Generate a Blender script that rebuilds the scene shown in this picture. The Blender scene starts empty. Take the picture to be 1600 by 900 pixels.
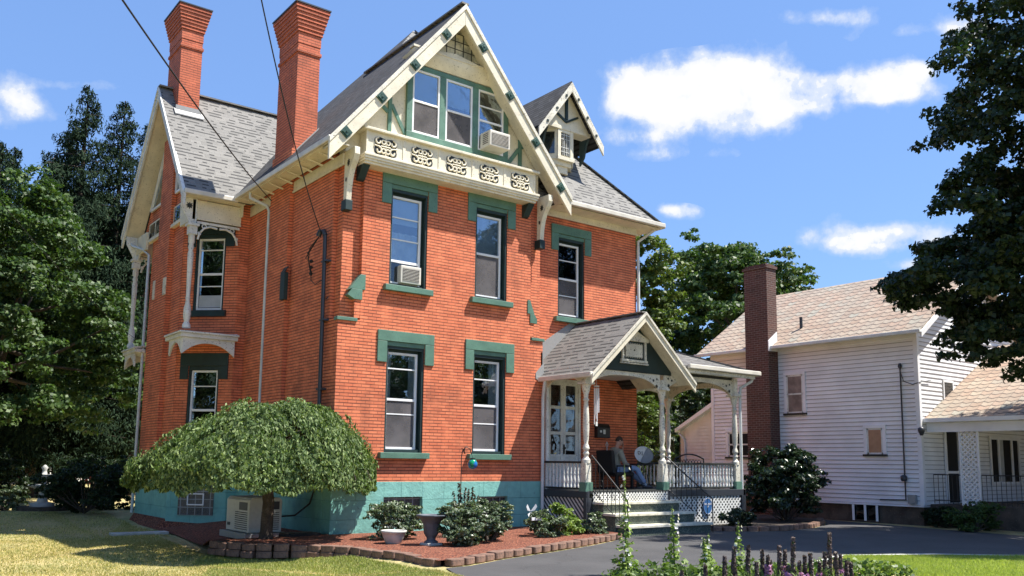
import bpy, math, random
import numpy as np
from mathutils import Vector, Matrix
random.seed(7); RNG = np.random.default_rng(11)
C = bpy.context.scene.collection
V = Vector
R = math.radians

# ------------------------------------------------------------------ mesh helper
class M:
    def __init__(s): s.v = []; s.f = []; s.sm = []; s.ch = []
    def add(s, vs, fs, smooth=False):
        b = len(s.v); s.v += [tuple(p) for p in vs]
        s.ch.append((list(vs), list(fs), smooth))
        for f in fs: s.f.append(tuple(b + i for i in f)); s.sm.append(smooth)
        return s
    def box(s, x0, x1, y0, y1, z0, z1):
        if x0 > x1: x0, x1 = x1, x0
        if y0 > y1: y0, y1 = y1, y0
        if z0 > z1: z0, z1 = z1, z0
        vs = [(x0,y0,z0),(x1,y0,z0),(x1,y1,z0),(x0,y1,z0),(x0,y0,z1),(x1,y0,z1),(x1,y1,z1),(x0,y1,z1)]
        return s.add(vs, [(0,3,2,1),(4,5,6,7),(0,1,5,4),(1,2,6,5),(2,3,7,6),(3,0,4,7)])
    def prism(s, pts, d):                 # closed polygon (3-D) extruded by the vector d
        n = len(pts); d = V(d); a = [V(p) for p in pts]
        nn = V((0,0,0))
        for i in range(n): nn += a[i].cross(a[(i+1) % n])
        if nn.dot(d) > 0: a = a[::-1]
        vs = a + [p + d for p in a]
        fs = [tuple(range(n)), tuple(range(2*n-1, n-1, -1))]
        for i in range(n):
            j = (i+1) % n; fs.append((j, i, n+i, n+j))
        return s.add(vs, fs)
    def beam(s, a, b, w, h, up=(0,0,1)):
        a = V(a); b = V(b); d = (b-a).normalized(); u = V(up)
        r = d.cross(u)
        if r.length < 1e-4: r = d.cross(V((0,1,0)))
        r.normalize(); u = r.cross(d)
        r *= w/2; u *= h/2
        vs = [a-r-u, a+r-u, a+r+u, a-r+u, b-r-u, b+r-u, b+r+u, b-r+u]
        return s.add(vs, [(0,1,2,3),(7,6,5,4),(1,0,4,5),(2,1,5,6),(3,2,6,7),(0,3,7,4)])
    def tube(s, pts, r, n=8, r1=None, cap=True):
        pts = [V(p) for p in pts]; m = len(pts); vs = []
        prev = None
        for i, p in enumerate(pts):
            d = (pts[min(i+1, m-1)] - pts[max(i-1, 0)]).normalized()
            if prev is None:
                prev = d.cross(V((0,0,1)))
                if prev.length < 1e-3: prev = d.cross(V((1,0,0)))
            x = (prev - d*prev.dot(d)).normalized(); prev = x; y = d.cross(x)
            rr = r if r1 is None else r + (r1-r)*i/(m-1)
            if isinstance(r, (list, tuple)): rr = r[i]
            for k in range(n):
                t = 2*math.pi*k/n; vs.append(p + x*rr*math.cos(t) + y*rr*math.sin(t))
        fs = []
        for i in range(m-1):
            for k in range(n):
                a = i*n+k; b = i*n+(k+1) % n; fs.append((a, b, b+n, a+n))
        s.add(vs, fs, True)
        if cap: s.add(vs[:n], [tuple(range(n-1,-1,-1))]); s.add(vs[-n:], [tuple(range(n))])
        return s
    def lathe(s, prof, c, n=12, sq=False, ax=None):
        vs = []; c = V(c)
        for r, z in prof:
            for k in range(n):
                t = 2*math.pi*(k+.5)/n; vs.append(c + V((r*math.cos(t), r*math.sin(t), z)))
        fs = []
        for i in range(len(prof)-1):
            for k in range(n):
                a = i*n+k; b = i*n+(k+1) % n; fs.append((a, b, b+n, a+n))
        s.add(vs, fs, n > 6)
        s.add(vs[:n], [tuple(range(n-1,-1,-1))]); s.add(vs[-n:], [tuple(range(n))])
        return s
    def build(s, name, mat, parent=None, bevel=0, loc=None):
        me = bpy.data.meshes.new(name); me.from_pydata(s.v, [], s.f)
        me.polygons.foreach_set('use_smooth', s.sm)
        # metric UVs: u runs level along each face, v runs up it
        nv = len(me.loops)
        if nv:
            co = np.empty(len(me.vertices)*3); me.vertices.foreach_get('co', co); co = co.reshape(-1,3)
            li = np.empty(nv, int); me.loops.foreach_get('vertex_index', li)
            pn = np.empty(len(me.polygons)*3); me.polygons.foreach_get('normal', pn); pn = pn.reshape(-1,3)
            lt = np.empty(len(me.polygons), int); me.polygons.foreach_get('loop_total', lt)
            N = np.repeat(pn, lt, axis=0)
            U = np.stack([-N[:,1], N[:,0], np.zeros(nv)], 1); L = np.linalg.norm(U, axis=1)
            U[L < .05] = (1,0,0); L[L < .05] = 1; U /= L[:,None]
            W = np.cross(N, U); P = co[li]
            uv = np.stack([(U*P).sum(1), (W*P).sum(1)], 1)
            l = me.uv_layers.new(name='UVMap'); l.data.foreach_set('uv', uv.ravel())
        o = bpy.data.objects.new(name, me); C.objects.link(o)
        if mat: me.materials.append(mat)
        if parent: o.parent = parent; o.matrix_parent_inverse = Matrix.Identity(4)
        if parent is not None:
            # parents sit at their own place; children are written in world metres
            p = parent; off = V((0,0,0))
            while p is not None: off += p.location; p = p.parent
            o.location = -off
        if bevel:
            b = o.modifiers.new('Bevel', 'BEVEL'); b.width = bevel; b.segments = 2; b.limit_method = 'ANGLE'; b.angle_limit = R(40)
        return o
def each(m, name, mat, parent=None, bevel=0):
    out = []
    for vs, fs, sm in m.ch: q = M(); q.add(vs, fs, sm); out.append(q.build(name, mat, parent, bevel))
    return out
def tag(o, label=None, cat=None, group=None, kind=None):
    if label: o['label'] = label
    if cat: o['category'] = cat
    if group: o['group'] = group
    if kind: o['kind'] = kind
    return o
def thing(name, label, cat, loc=(0,0,0), group=None):
    o = bpy.data.objects.new(name, None); C.objects.link(o); o.location = loc
    o.empty_display_size = .2
    return tag(o, label, cat, group)
def fastmesh(name, verts, faces4, mat, parent=None, smooth=False):
    me = bpy.data.meshes.new(name); n = len(verts); k = faces4.shape[1]; m = len(faces4)
    me.vertices.add(n); me.vertices.foreach_set('co', verts.astype(np.float32).ravel())
    me.loops.add(m*k); me.loops.foreach_set('vertex_index', faces4.astype(np.int32).ravel())
    me.polygons.add(m); me.polygons.foreach_set('loop_start', np.arange(0, m*k, k, dtype=np.int32))
    me.polygons.foreach_set('loop_total', np.full(m, k, np.int32))
    me.update(); me.validate()
    if mat: me.materials.append(mat)
    o = bpy.data.objects.new(name, me); C.objects.link(o)
    if parent is not None:
        o.parent = parent; o.location = -parent.location
    return o

# ------------------------------------------------------------------ materials
class NT:
    def __init__(s, name):
        s.m = bpy.data.materials.new(name); s.m.use_nodes = True; s.t = s.m.node_tree
        s.b = s.t.nodes['Principled BSDF']; s.out = s.t.nodes['Material Output']
    def n(s, ty, **k):
        x = s.t.nodes.new(ty)
        for a, b in k.items():
            if a.startswith('i_'): x.inputs[a[2:].replace('_', ' ')].default_value = b
            else: setattr(x, a, b)
        return x
    def l(s, a, b): s.t.links.new(a, b)
    def math(s, op, a, b=0.0, c=None):
        x = s.n('ShaderNodeMath', operation=op)
        for i, q in enumerate((a, b, c)):
            if q is None: continue
            if isinstance(q, (int, float)): x.inputs[i].default_value = q
            else: s.l(q, x.inputs[i])
        return x.outputs[0]
    def noise(s, scale, detail=4, vec=None, rough=.55, dist=0.0):
        x = s.n('ShaderNodeTexNoise'); x.inputs['Scale'].default_value = scale; x.inputs['Detail'].default_value = detail
        x.inputs['Roughness'].default_value = rough; x.inputs['Distortion'].default_value = dist
        if vec: s.l(vec, x.inputs['Vector'])
        return x.outputs['Fac']
    def ramp(s, fac, stops):
        x = s.n('ShaderNodeValToRGB'); e = x.color_ramp.elements
        while len(e) < len(stops): e.new(.5)
        for el, (p, c) in zip(e, stops): el.position = p; el.color = (*c, 1) if len(c) == 3 else c
        s.l(fac, x.inputs[0]); return x.outputs[0]
    def mix(s, fac, a, b, mode='MIX'):
        x = s.n('ShaderNodeMix', data_type='RGBA', blend_type=mode)
        for i, q in ((0, fac), (6, a), (7, b)):
            if isinstance(q, (int, float)): x.inputs[i].default_value = q
            elif isinstance(q, tuple): x.inputs[i].default_value = (*q, 1)
            else: s.l(q, x.inputs[i])
        return x.outputs[2]
    def bump(s, h, strength=.5, dist=.01):
        x = s.n('ShaderNodeBump'); x.inputs['Strength'].default_value = strength; x.inputs['Distance'].default_value = dist
        s.l(h, x.inputs['Height']); s.l(x.outputs[0], s.b.inputs['Normal']); return x
    def obj(s): return s.n('ShaderNodeTexCoord').outputs['Object']
    def uv(s): return s.n('ShaderNodeTexCoord').outputs['UV']
    def col(s, c):
        if isinstance(c, tuple): s.b.inputs['Base Color'].default_value = (*c, 1)
        else: s.l(c, s.b.inputs['Base Color'])
    def set(s, **k):
        for a, b in k.items(): s.b.inputs[a.replace('_', ' ')].default_value = b
        return s

def paint(name, c, rough=.55, wear=None, wamt=.5, var=.12, scale=3.0, bump=.15):
    """flat painted / plain surface with uneven tone and optional worn patches"""
    t = NT(name); o = t.obj()
    n1 = t.noise(scale, 6, o); n2 = t.noise(scale*9, 5, o)
    lo = tuple(x*(1-var*1.6) for x in c); hi = tuple(min(1, x*(1+var)) for x in c)
    base = t.ramp(n1, [(.3, lo), (.7, hi)])
    if wear:
        w = t.math('MULTIPLY', t.ramp(n2, [(wamt, (0,0,0)), (wamt+.07, (1,1,1))]), .85)
        base = t.mix(w, base, wear)
    t.col(base); t.set(Roughness=rough); t.bump(n2, bump, .004)
    return t.m

def brickmat(name, c1, c2, mortar, dirt=(.09,.035,.022), dirt_lo=.50, w=.205, h=.0705, ms=.0065, hj=.0135):
    t = NT(name); uv = t.uv(); o = t.obj()
    b = t.n('ShaderNodeTexBrick'); t.l(uv, b.inputs['Vector'])
    for k, q in (('Scale',1),('Mortar Size',ms),('Mortar Smooth',.25),('Bias',0),('Brick Width',w),('Row Height',h)): b.inputs[k].default_value = q
    b.inputs['Color1'].default_value = (*c1,1); b.inputs['Color2'].default_value = (*c2,1); b.inputs['Mortar'].default_value = (*mortar,1)
    sp_ = t.n('ShaderNodeSeparateXYZ'); t.l(uv, sp_.inputs[0]); fy_ = t.math('ABSOLUTE', t.math('SUBTRACT', t.math('FRACT', t.math('DIVIDE', sp_.outputs[1], h)), .5))
    hl_ = t.ramp(fy_, [(.5-hj/h,(0,0,0)), (.5-hj*.45/h,(1,1,1))]); bcol = t.mix(hl_, b.outputs['Color'], mortar)
    big = t.noise(.9, 6, o, .65); fine = t.noise(22, 5, o)
    mid = t.noise(4.5, 5, o, .6)
    colr = t.mix(t.ramp(big, [(dirt_lo+.03, (0,0,0)), (dirt_lo+.2, (.5,.5,.5))]), bcol, dirt)
    mpv = t.n('ShaderNodeMapping'); mpv.inputs['Scale'].default_value = (3.2,3.2,.45); t.l(o, mpv.inputs[0]); streak = t.noise(1.6, 6, mpv.outputs[0], .6)
    colr = t.mix(t.ramp(streak, [(.55,(0,0,0)), (.75,(.35,.35,.35))]), colr, tuple(x*.5 for x in c1))
    nb_ = t.noise(3.0, 2, uv, .4); colr = t.mix(t.ramp(nb_, [(.30,(.35,.35,.35)), (.5,(0,0,0))]), colr, tuple(min(1,x*1.25) for x in c1))
    colr = t.mix(t.ramp(mid, [(.35,(.25,.25,.25)), (.65,(0,0,0))]), colr, tuple(x*.55 for x in c1))
    colr = t.mix(t.ramp(fine, [(.66,(0,0,0)), (.74,(.5,.5,.5))]), colr, (.10,.05,.035))
    t.col(colr); t.set(Roughness=.82)
    h_ = t.math('ADD', t.math('MULTIPLY', t.math('SUBTRACT', 1.0, b.outputs['Fac']), 1.0), t.math('MULTIPLY', fine, .35))
    t.bump(h_, .75, .008); return t.m

def shinglemat(name, ca, cb, cg, w=.30, h=.145, big_lo=.45, gs=60):
    t = NT(name); uv = t.uv(); o = t.obj()
    sep = t.n('ShaderNodeSeparateXYZ'); t.l(uv, sep.inputs[0])
    b = t.n('ShaderNodeTexBrick'); t.l(uv, b.inputs['Vector'])
    for k, q in (('Scale',1),('Mortar Size',.0015),('Mortar Smooth',.1),('Bias',0),('Brick Width',w),('Row Height',h)): b.inputs[k].default_value = q
    b.inputs['Color1'].default_value = (*ca,1); b.inputs['Color2'].default_value = (*cb,1); b.inputs['Mortar'].default_value = (*cg,1)
    fr = t.math('FRACT', t.math('DIVIDE', sep.outputs[1], h))
    # ragged dark tabs: the butt edge of a laminated shingle is dark only on some stretches
    rowi = t.math('FLOOR', t.math('DIVIDE', sep.outputs[1], h))
    cmb = t.n('ShaderNodeCombineXYZ'); t.l(t.math('MULTIPLY', sep.outputs[0], 4.4), cmb.inputs[0]); t.l(t.math('MULTIPLY', rowi, 7.31), cmb.inputs[1])
    tab = t.noise(1.0, 0, cmb.outputs[0])
    tabm = t.math('GREATER_THAN', tab, big_lo)
    edge = t.math('MULTIPLY', t.math('LESS_THAN', fr, .36), tabm)
    gran = t.noise(gs, 4, o, .7); bigv = t.noise(.7, 4, o)
    c = t.mix(t.math('MULTIPLY', edge, .93), b.outputs['Color'], cg)
    c = t.mix(t.ramp(gran, [(.3,(.35,.35,.35)), (.7,(0,0,0))]), c, cg)
    c = t.mix(t.ramp(bigv, [(.4,(0,0,0)), (.75,(.2,.2,.2))]), c, cb)
    t.col(c); t.set(Roughness=.93)
    t.bump(t.math('ADD', t.math('SUBTRACT', 1.0, fr), t.math('MULTIPLY', gran, .3)), .8, .02); return t.m

def leafmat(name, stops, trans=.35, rough=.5, spec=.35):
    t = NT(name); g = t.n('ShaderNodeNewGeometry'); o = t.obj()
    c = t.ramp(g.outputs['Random Per Island'], stops)
    n = t.noise(.55, 3, o)
    c = t.mix(t.ramp(n, [(.35,(.35,.35,.35)), (.6,(0,0,0))]), c, stops[0][1])
    t.col(c); t.set(Roughness=rough); t.b.inputs['Specular IOR Level'].default_value = spec
    tr = t.n('ShaderNodeBsdfTranslucent'); t.l(t.mix(1.0, c, (1.3,1.5,.6), 'MULTIPLY'), tr.inputs['Color'])
    mx = t.n('ShaderNodeMixShader'); mx.inputs[0].default_value = trans
    t.l(t.b.outputs[0], mx.inputs[1]); t.l(tr.outputs[0], mx.inputs[2]); t.l(mx.outputs[0], t.out.inputs['Surface'])
    return t.m
def simple(name, c, rough=.5, metal=0.0, spec=.5):
    t = NT(name); t.col(c); t.set(Roughness=rough, Metallic=metal); t.b.inputs['Specular IOR Level'].default_value = spec
    o = t.obj(); n = t.noise(14, 4, o); t.col(t.mix(t.ramp(n, [(.4,(0,0,0)),(.8,(.35,.35,.35))]), c, tuple(x*.6 for x in c)))
    return t.m

K = {}
K['brick'] = brickmat('painted_brick', (.80,.235,.108), (.64,.16,.07), (.12,.032,.02), ms=.0042)
K['brick_ch'] = brickmat('chimney_brick', (.64,.165,.08), (.52,.125,.06), (.15,.05,.03), dirt_lo=.5, ms=.004)
K['brick_dk'] = brickmat('old_dark_brick', (.12,.046,.034), (.065,.028,.022), (.19,.15,.13), hj=.010, w=.21, h=.072, ms=.009, dirt=(.03,.015,.012))
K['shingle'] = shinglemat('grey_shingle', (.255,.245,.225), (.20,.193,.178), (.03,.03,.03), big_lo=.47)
K['shingle_dk'] = shinglemat('shaded_dark_shingle', (.075,.073,.076), (.022,.021,.022), (.002,.002,.002), w=.22, big_lo=.34, gs=11)  # darker copy of the grey shingle; shade of the left slopes put into colour
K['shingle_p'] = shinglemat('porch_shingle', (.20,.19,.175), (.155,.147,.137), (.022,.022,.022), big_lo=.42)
K['cream'] = paint('cream_paint', (.74,.68,.53), .5, wear=(.33,.28,.2), wamt=.61, var=.1)
K['cream_old'] = paint('peeling_white_paint', (.70,.66,.55), .6, wear=(.13,.11,.085), wamt=.58, var=.15)
K['white_old'] = paint('weathered_white_paint', (.70,.70,.66), .6, wear=(.17,.15,.13), wamt=.60, var=.13)
K['green'] = paint('green_trim_paint', (.10,.205,.15), .5, wear=(.045,.10,.075), wamt=.60, var=.15)
K['green_dk'] = paint('dark_green_paint', (.012,.032,.032), .55, var=.2)
K['gutter'] = paint('gutter_metal', (.66,.62,.54), .4, var=.12, wear=(.3,.27,.22), wamt=.7)
K['downspout'] = paint('downspout_metal', (.62,.64,.62), .4, var=.1)
K['vinyl'] = paint('white_window_frame', (.82,.82,.82), .35, var=.04, bump=.05)
K['rosette'] = paint('rosette_dark_green', (.025,.07,.05), .4, wear=(.12,.2,.16), wamt=.6)
K['black'] = simple('black_iron', (.015,.015,.016), .45)
K['black_wood'] = simple('dark_paint', (.02,.024,.022), .6)
K['dkmetal'] = simple('dark_galvanised', (.05,.055,.065), .4, .3)
K['flash'] = simple('lead_flashing', (.33,.33,.32), .5, .2)
K['wire'] = simple('cable_black', (.01,.01,.01), .6)

def foundation():
    t = NT('teal_painted_block'); uv = t.uv(); o = t.obj()
    b = t.n('ShaderNodeTexBrick'); t.l(uv, b.inputs['Vector'])
    for k, q in (('Scale',1),('Mortar Size',.006),('Mortar Smooth',.5),('Bias',0),('Brick Width',1.1),('Row Height',.39)): b.inputs[k].default_value = q
    b.inputs['Color1'].default_value = (.19,.46,.40,1); b.inputs['Color2'].default_value = (.23,.51,.44,1); b.inputs['Mortar'].default_value = (.10,.30,.26,1)
    n = t.noise(2.2, 8, o, .7); n2 = t.noise(9, 6, o, .6, 1.0)
    c = t.mix(t.ramp(n, [(.45,(0,0,0)),(.75,(.55,.55,.55))]), b.outputs['Color'], (.055,.16,.16))
    c = t.mix(t.ramp(n2, [(.68,(0,0,0)),(.72,(.6,.6,.6))]), c, (.035,.08,.085))
    t.col(c); t.set(Roughness=.75)
    t.bump(t.math('ADD', t.math('MULTIPLY', b.outputs['Fac'], -1.2), t.math('ADD', n2, t.math('MULTIPLY', n, 2))), .7, .015); return t.m
K['found'] = foundation()

def glass(name, tint_t, gl=.15, tint=(.85,.92,1), rough=.015):
    t = NT(name); o = t.obj(); t.t.nodes.remove(t.b)
    tr = t.n('ShaderNodeBsdfTransparent'); tr.inputs['Color'].default_value = (*tint_t,1)
    g = t.n('ShaderNodeBsdfGlossy'); g.inputs['Color'].default_value = (*tint,1); g.inputs['Roughness'].default_value = rough
    mx = t.n('ShaderNodeMixShader'); fr = t.n('ShaderNodeFresnel'); fr.inputs[0].default_value = 1.5
    t.l(t.math('ADD', fr.outputs[0], gl), mx.inputs[0]); t.l(tr.outputs[0], mx.inputs[1]); t.l(g.outputs[0], mx.inputs[2]); t.l(mx.outputs[0], t.out.inputs['Surface'])
    bp = t.n('ShaderNodeBump'); bp.inputs['Strength'].default_value = .25; bp.inputs['Distance'].default_value = .03
    t.l(t.noise(2.2, 2, o), bp.inputs['Height']); t.l(bp.outputs[0], g.inputs['Normal'])
    return t.m
K['glass'] = glass('window_glass', (.8,.85,.85), .14)
K['glass_up'] = glass('upper_sash_glass', (.8,.86,.9), .13)
K['glass_dk'] = glass('dim_glass', (.5,.52,.52), .04)
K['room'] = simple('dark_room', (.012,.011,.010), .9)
K['curtain'] = paint('pale_window_blind', (.42,.44,.45), .8, var=.12)
def screen():
    t = NT('insect_screen'); o = t.obj(); t.col(t.ramp(t.noise(1.3,4,o,.6),[(.35,(.09,.084,.088)),(.65,(.17,.155,.16))])); t.set(Roughness=.9)
    tr = t.n('ShaderNodeBsdfTransparent'); mx = t.n('ShaderNodeMixShader'); mx.inputs[0].default_value = .30
    t.l(t.b.outputs[0], mx.inputs[1]); t.l(tr.outputs[0], mx.inputs[2]); t.l(mx.outputs[0], t.out.inputs['Surface']); return t.m
K['screen'] = screen()
K['blindm'] = paint('closed_blind', (.50,.56,.60), .7, var=.06)
K['sheer'] = paint('sheer_curtain', (.62,.62,.60), .9, var=.2)
def glassblock():
    t = NT('glass_block'); uv = t.uv()
    b = t.n('ShaderNodeTexBrick'); t.l(uv, b.inputs['Vector']); b.offset = 0
    for k, q in (('Scale',1),('Mortar Size',.012),('Mortar Smooth',.1),('Bias',0),('Brick Width',.2),('Row Height',.2)): b.inputs[k].default_value = q
    b.inputs['Color1'].default_value = (.035,.04,.045,1); b.inputs['Color2'].default_value = (.09,.085,.08,1); b.inputs['Mortar'].default_value = (.24,.26,.27,1)
    v = t.n('ShaderNodeTexVoronoi'); v.inputs['Scale'].default_value = 38; t.l(uv, v.inputs['Vector'])
    t.col(t.mix(t.ramp(v.outputs['Distance'], [(.1,(.3,.3,.3)),(.4,(0,0,0))]), b.outputs['Color'], (.35,.33,.33)))
    t.set(Roughness=.25); t.bump(v.outputs['Distance'], .5, .01); return t.m
K['block'] = glassblock()

# ------------------------------------------------------------------ THE BRICK HOUSE
H = thing('brick_house', 'large red brick Victorian house with green trim, steep gables and a corner porch', 'house', (4.75, 5, 0))
ZF = 1.17                      # top of the foundation
def hp(name, m, mat, parent=None, bevel=0): return m.build(name, mat, parent or H, bevel)

def wall_cells(m, x0, x1, z0, z1, y, t, holes, swap=False):
    """wall in the plane y (thickness t behind it) as boxes round the holes (a,b,c,d)"""
    xs = sorted({x0, x1, *[h[0] for h in holes], *[h[1] for h in holes]})
    for a, b in zip(xs, xs[1:]):
        cuts = sorted((h[2], h[3]) for h in holes if h[0] < (a+b)/2 < h[1])
        z = z0
        for c, d in cuts:
            if c > z: (m.box(y, y+t, a, b, z, c) if swap else m.box(a, b, y, y+t, z, c))
            z = d
        if z < z1: (m.box(y, y+t, a, b, z, z1) if swap else m.box(a, b, y, y+t, z, z1))
W1 = (1.20, 2.17); W2 = (3.52, 4.47)
lo = (1.80, 4.23); up = (5.48, 7.80)
w = M()
wall_cells(w, 0, 5.62, ZF, 4.62, 0, .35, [(*W1,*lo), (*W2,*lo)])
wall_cells(w, .52, 5.22, 4.62, 8.35, 0, .35, [(*W1,*up), (*W2,*up)])
w.box(.10,.52,.13,.35,4.62,8.35); w.box(5.22,5.62,.13,.35,4.62,8.35)
# slightly wider foot of the projecting upper panel
w.box(.38,.52,.003,.128,4.66,5.2); w.box(5.22,5.33,.003,.128,4.70,5.24)
# recessed bay on the right
W3 = (6.62, 7.56, 5.44, 7.70)
wall_cells(w, 5.62, 9.54, ZF-.2, 8.3, .6, .35, [W3, (6.30,7.46,.97,3.80)])
w.box(5.27,5.62,.35,.6,ZF,8.35)
w.box(9.19,9.54,.95,10.4,ZF,8.3); w.box(5.0,9.54,10.05,10.4,ZF,8.3)
# left side, chimney breast, wing
w.box(0,.35,.35,5.4,ZF,4.62); w.box(.10,.35,.35,.42,4.62,8.35); w.box(.003,.35,.42,5.4,4.62,8.35)
w.box(-.10,.003,2.62,3.80,ZF,9.1)
w.box(-.26,.35,5.402,5.75,ZF,8.3)                          # front face of the wing beside the cut corner
w.box(-1.35,-1.0,6.55,9.4,ZF,8.3)                           # gable wall of the wing
w.box(-1.47,-1.35,7.45,8.5,ZF,10.6)                         # its chimney breast
cx0, cy0, cx1, cy1 = -.26, 5.40, -1.35, 6.50
d = V((cx1-cx0, cy1-cy0, 0)); Lc = d.length; d.normalize(); nrm = V((-d.y, d.x, 0)); 
if nrm.x > 0: nrm = -nrm
def cham(u, z, out=0.0, far=False):
    p = V((cx0, cy0, 0)) + d*u + nrm*out
    if far: p.y = 15.97 - p.y - .0
    return (p.x, p.y, z)
def cham_box(m, u0, u1, z0, z1, o0, o1, far=False):
    m.prism([cham(u0,z0,o0,far), cham(u1,z0,o0,far), cham(u1,z0,o1,far), cham(u0,z0,o1,far)], (0,0,z1-z0))
hl = (1.80,4.0); hu = (5.45,7.5); uw = (.36, 1.20)
for u0, u1 in ((0,uw[0]), (uw[1], Lc)): cham_box(w, u0, u1, ZF, 8.3, -.3, 0)
for z0, z1 in ((ZF,hl[0]), (hl[1],hu[0]), (hu[1],8.3)): cham_box(w, uw[0], uw[1], z0, z1, -.3, 0)
cham_box(w, 0, Lc, ZF, 8.3, -.3, 0, True)
w.box(-.26,.1,10.4,10.57,ZF,8.3)
# gable triangle of the wing
w.prism([(-1.34,5.6,8.3),(-1.34,10.4,8.3),(-1.34,8.0,11.4)], (.3,0,0))
wall = hp('wall', w, K['brick'])

# foundation of teal block with basement openings
f = M()
wall_cells(f, -.02, 5.64, -.3, ZF, -.03, .4, [(1.22,2.19,.17,.84), (3.72,4.55,.17,.82)])
f.box(-.03,.34,.37,5.38,-.3,ZF)
f.box(5.27,5.64,.37,.6,-.3,ZF); f.box(5.64,9.56,.57,.9,-.3,.93); f.box(9.2,9.57,.9,10.4,-.3,ZF)
f.prism([(-.02,5.37,-.3),(-.27,5.37,-.3),(-1.38,6.5,-.3),(-1.38,9.45,-.3),(-.3,10.55,-.3),(.3,10.55,-.3),(.3,5.6,-.3)], (0,0,ZF+.3-.003))
foundation_ = hp('foundation', f, K['found'], None, .006)
def basement(x0, x1, z0, z1, y, nm):
    m = M().box(x0, x1, y+.1, y+.14, z0, z1); wn = m.build('basement_window', K['block'], H)
    cx = (x0+x1)/2; fr = M()
    for a, b, c, e in ((cx-.23,cx+.23,z1-.27,z1-.24),(cx-.23,cx+.23,z1-.50,z1-.47),(cx-.23,cx-.2,z1-.47,z1-.27),(cx+.2,cx+.23,z1-.47,z1-.27)):
        fr.box(a, b, y+.07, y+.1, c, e)
    fr.build('vent_frame', K['vinyl'], wn)
    M().box(cx-.2, cx+.2, y+.085, y+.097, z1-.47, z1-.27).build('vent_pane', K['screen'], wn)
basement(1.22,2.19,.17,.84,-.03,0); basement(3.72,4.55,.17,.82,-.03,1)
# side basement window (under the cut corner)
bw = M(); cham_box(bw, .30, 1.25, .2, .95, .035, .05); b_ = bw.build('basement_window', K['block'], H)
bf = M(); cham_box(bf, .55, 1.0, .45, .48, .05, .075); cham_box(bf, .55, 1.0, .72, .75, .05, .075); cham_box(bf, .55,.58,.48,.72,.05,.075); cham_box(bf,.97,1.0,.48,.72,.05,.075)
bf.build('vent_frame', K['vinyl'], b_)

def drapes(x0, x1, z0, z1, y, nm, par, mat='curtain', n=26, amp=.018):
    m = M(); vs = []; w_ = x1-x0
    for k in range(n+1):
        q = k/n; yy = y+amp*math.sin(q*n*1.1)+amp*.5*math.sin(q*n*2.3+1); vs += [(x0+w_*q, yy, z0), (x0+w_*q+.006*math.sin(k), yy, z1)]
    m.add(vs, [(2*k, 2*k+2, 2*k+3, 2*k+1) for k in range(n)], True); return m.build(nm, K[mat], par)
def window(x0, x1, z0, z1, y, bars, rail, panes=('glass_up','screen'), parent=None, trim=.16, lintel=True, ears=.47, casing=True, ac=None, inside=()):
    """sash window in a wall plane y: frame set back, green reveal, panes, lintel and sill"""
    root = M(); yb = y + trim
    if casing:                                            # dark green box frame lining the opening
        root.box(x0,x0+.05,y+.02,yb+.08,z0,z1); root.box(x1-.05,x1,y+.02,yb+.08,z0,z1); root.box(x0+.05,x1-.05,y+.02,yb+.08,z1-.16,z1)
        root.box(x0+.05,x1-.05,y+.05,yb+.08,z0,z0+.07)
        root.box(x0+.05,x0+.07,yb-.02,yb+.08,z0+.07,z1-.16)
    wn = hp('window', root, K['green_dk'], parent)
    a, b, c, e = x0+.065, x1-.10, z0+.07, z1-.22
    if not casing: a, b, c, e = x0, x1, z0, z1
    else: M().box(a,x1-.05,yb+.0,yb+.05,e,z1-.16).build('head_casing', K['green_dk'], wn); M().box(b,x1-.05,yb+.0,yb+.05,c,e).build('jamb_casing', K['green_dk'], wn)
    fr = M(); t = .05
    fr.box(a,a+t,yb-.03,yb+.03,c,e); fr.box(b-t,b,yb-.03,yb+.03,c,e); fr.box(a+t,b-t,yb-.03,yb+.03,e-t,e); fr.box(a+t,b-t,yb-.03,yb+.03,c,c+t)
    zr = c + (e-c)*rail
    fr.box(a+t,b-t,yb-.022,yb+.03,zr-.028,zr+.028)
    for q in bars:
        zq = c + (e-c)*q; fr.box(a+t,b-t,yb-.012,yb+.03,zq-.014,zq+.014)
    fr.build('frame', K['vinyl'], wn, .004)
    M().box(a+t,b-t,yb+.005,yb+.015,zr,e-t).build('pane', K[panes[0]], wn)
    M().box(a+t,b-t,yb-.004,yb+.004,c+t,zr).build('pane' if panes[1] != 'screen' else 'insect_screen', K[panes[1]], wn)
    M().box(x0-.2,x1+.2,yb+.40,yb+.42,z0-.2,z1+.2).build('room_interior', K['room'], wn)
    for (q0,q1,r0,r1,mm_) in inside: drapes(a+(b-a)*q0, a+(b-a)*q1, c+(e-c)*r0, c+(e-c)*r1, yb+.09, 'window_blind' if mm_=='blindm' else 'curtain', wn, mm_, amp=.004 if mm_=='blindm' else .018)
    if lintel:
        m = M(); o = .24; hh = .235
        m.box(x0-o,x1+o,y-.035,y+.12,z1,z1+hh)
        m.box(x0-o,x0-.003,y-.033,y+.1,z1-ears,z1-.006); m.box(x1+.003,x1+o,y-.033,y+.1,z1-ears,z1-.006)
        m.box(x0,x1,y+.0,y+.2,z1-.10,z1-.002)
        m.build('lintel', K['green'], wn, .006)
        s = M(); s.box(x0-.14,x1+.13,y-.12,y+.22,z0-.13,z0); s.build('sill', K['green'], wn, .008)
    return wn
window(*W1,*lo,0,(.175+.0,.65-.3),.5) if False else None
window(*W1,*lo,0,(.83,.36),.51, inside=((.0,.22,.5,1,'sheer'),(.80,1,.5,1,'sheer')))
window(*W2,*lo,0,(.79,.30),.50, inside=((.0,.15,.5,1,'sheer'),(.72,1,.5,1,'sheer')))
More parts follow.
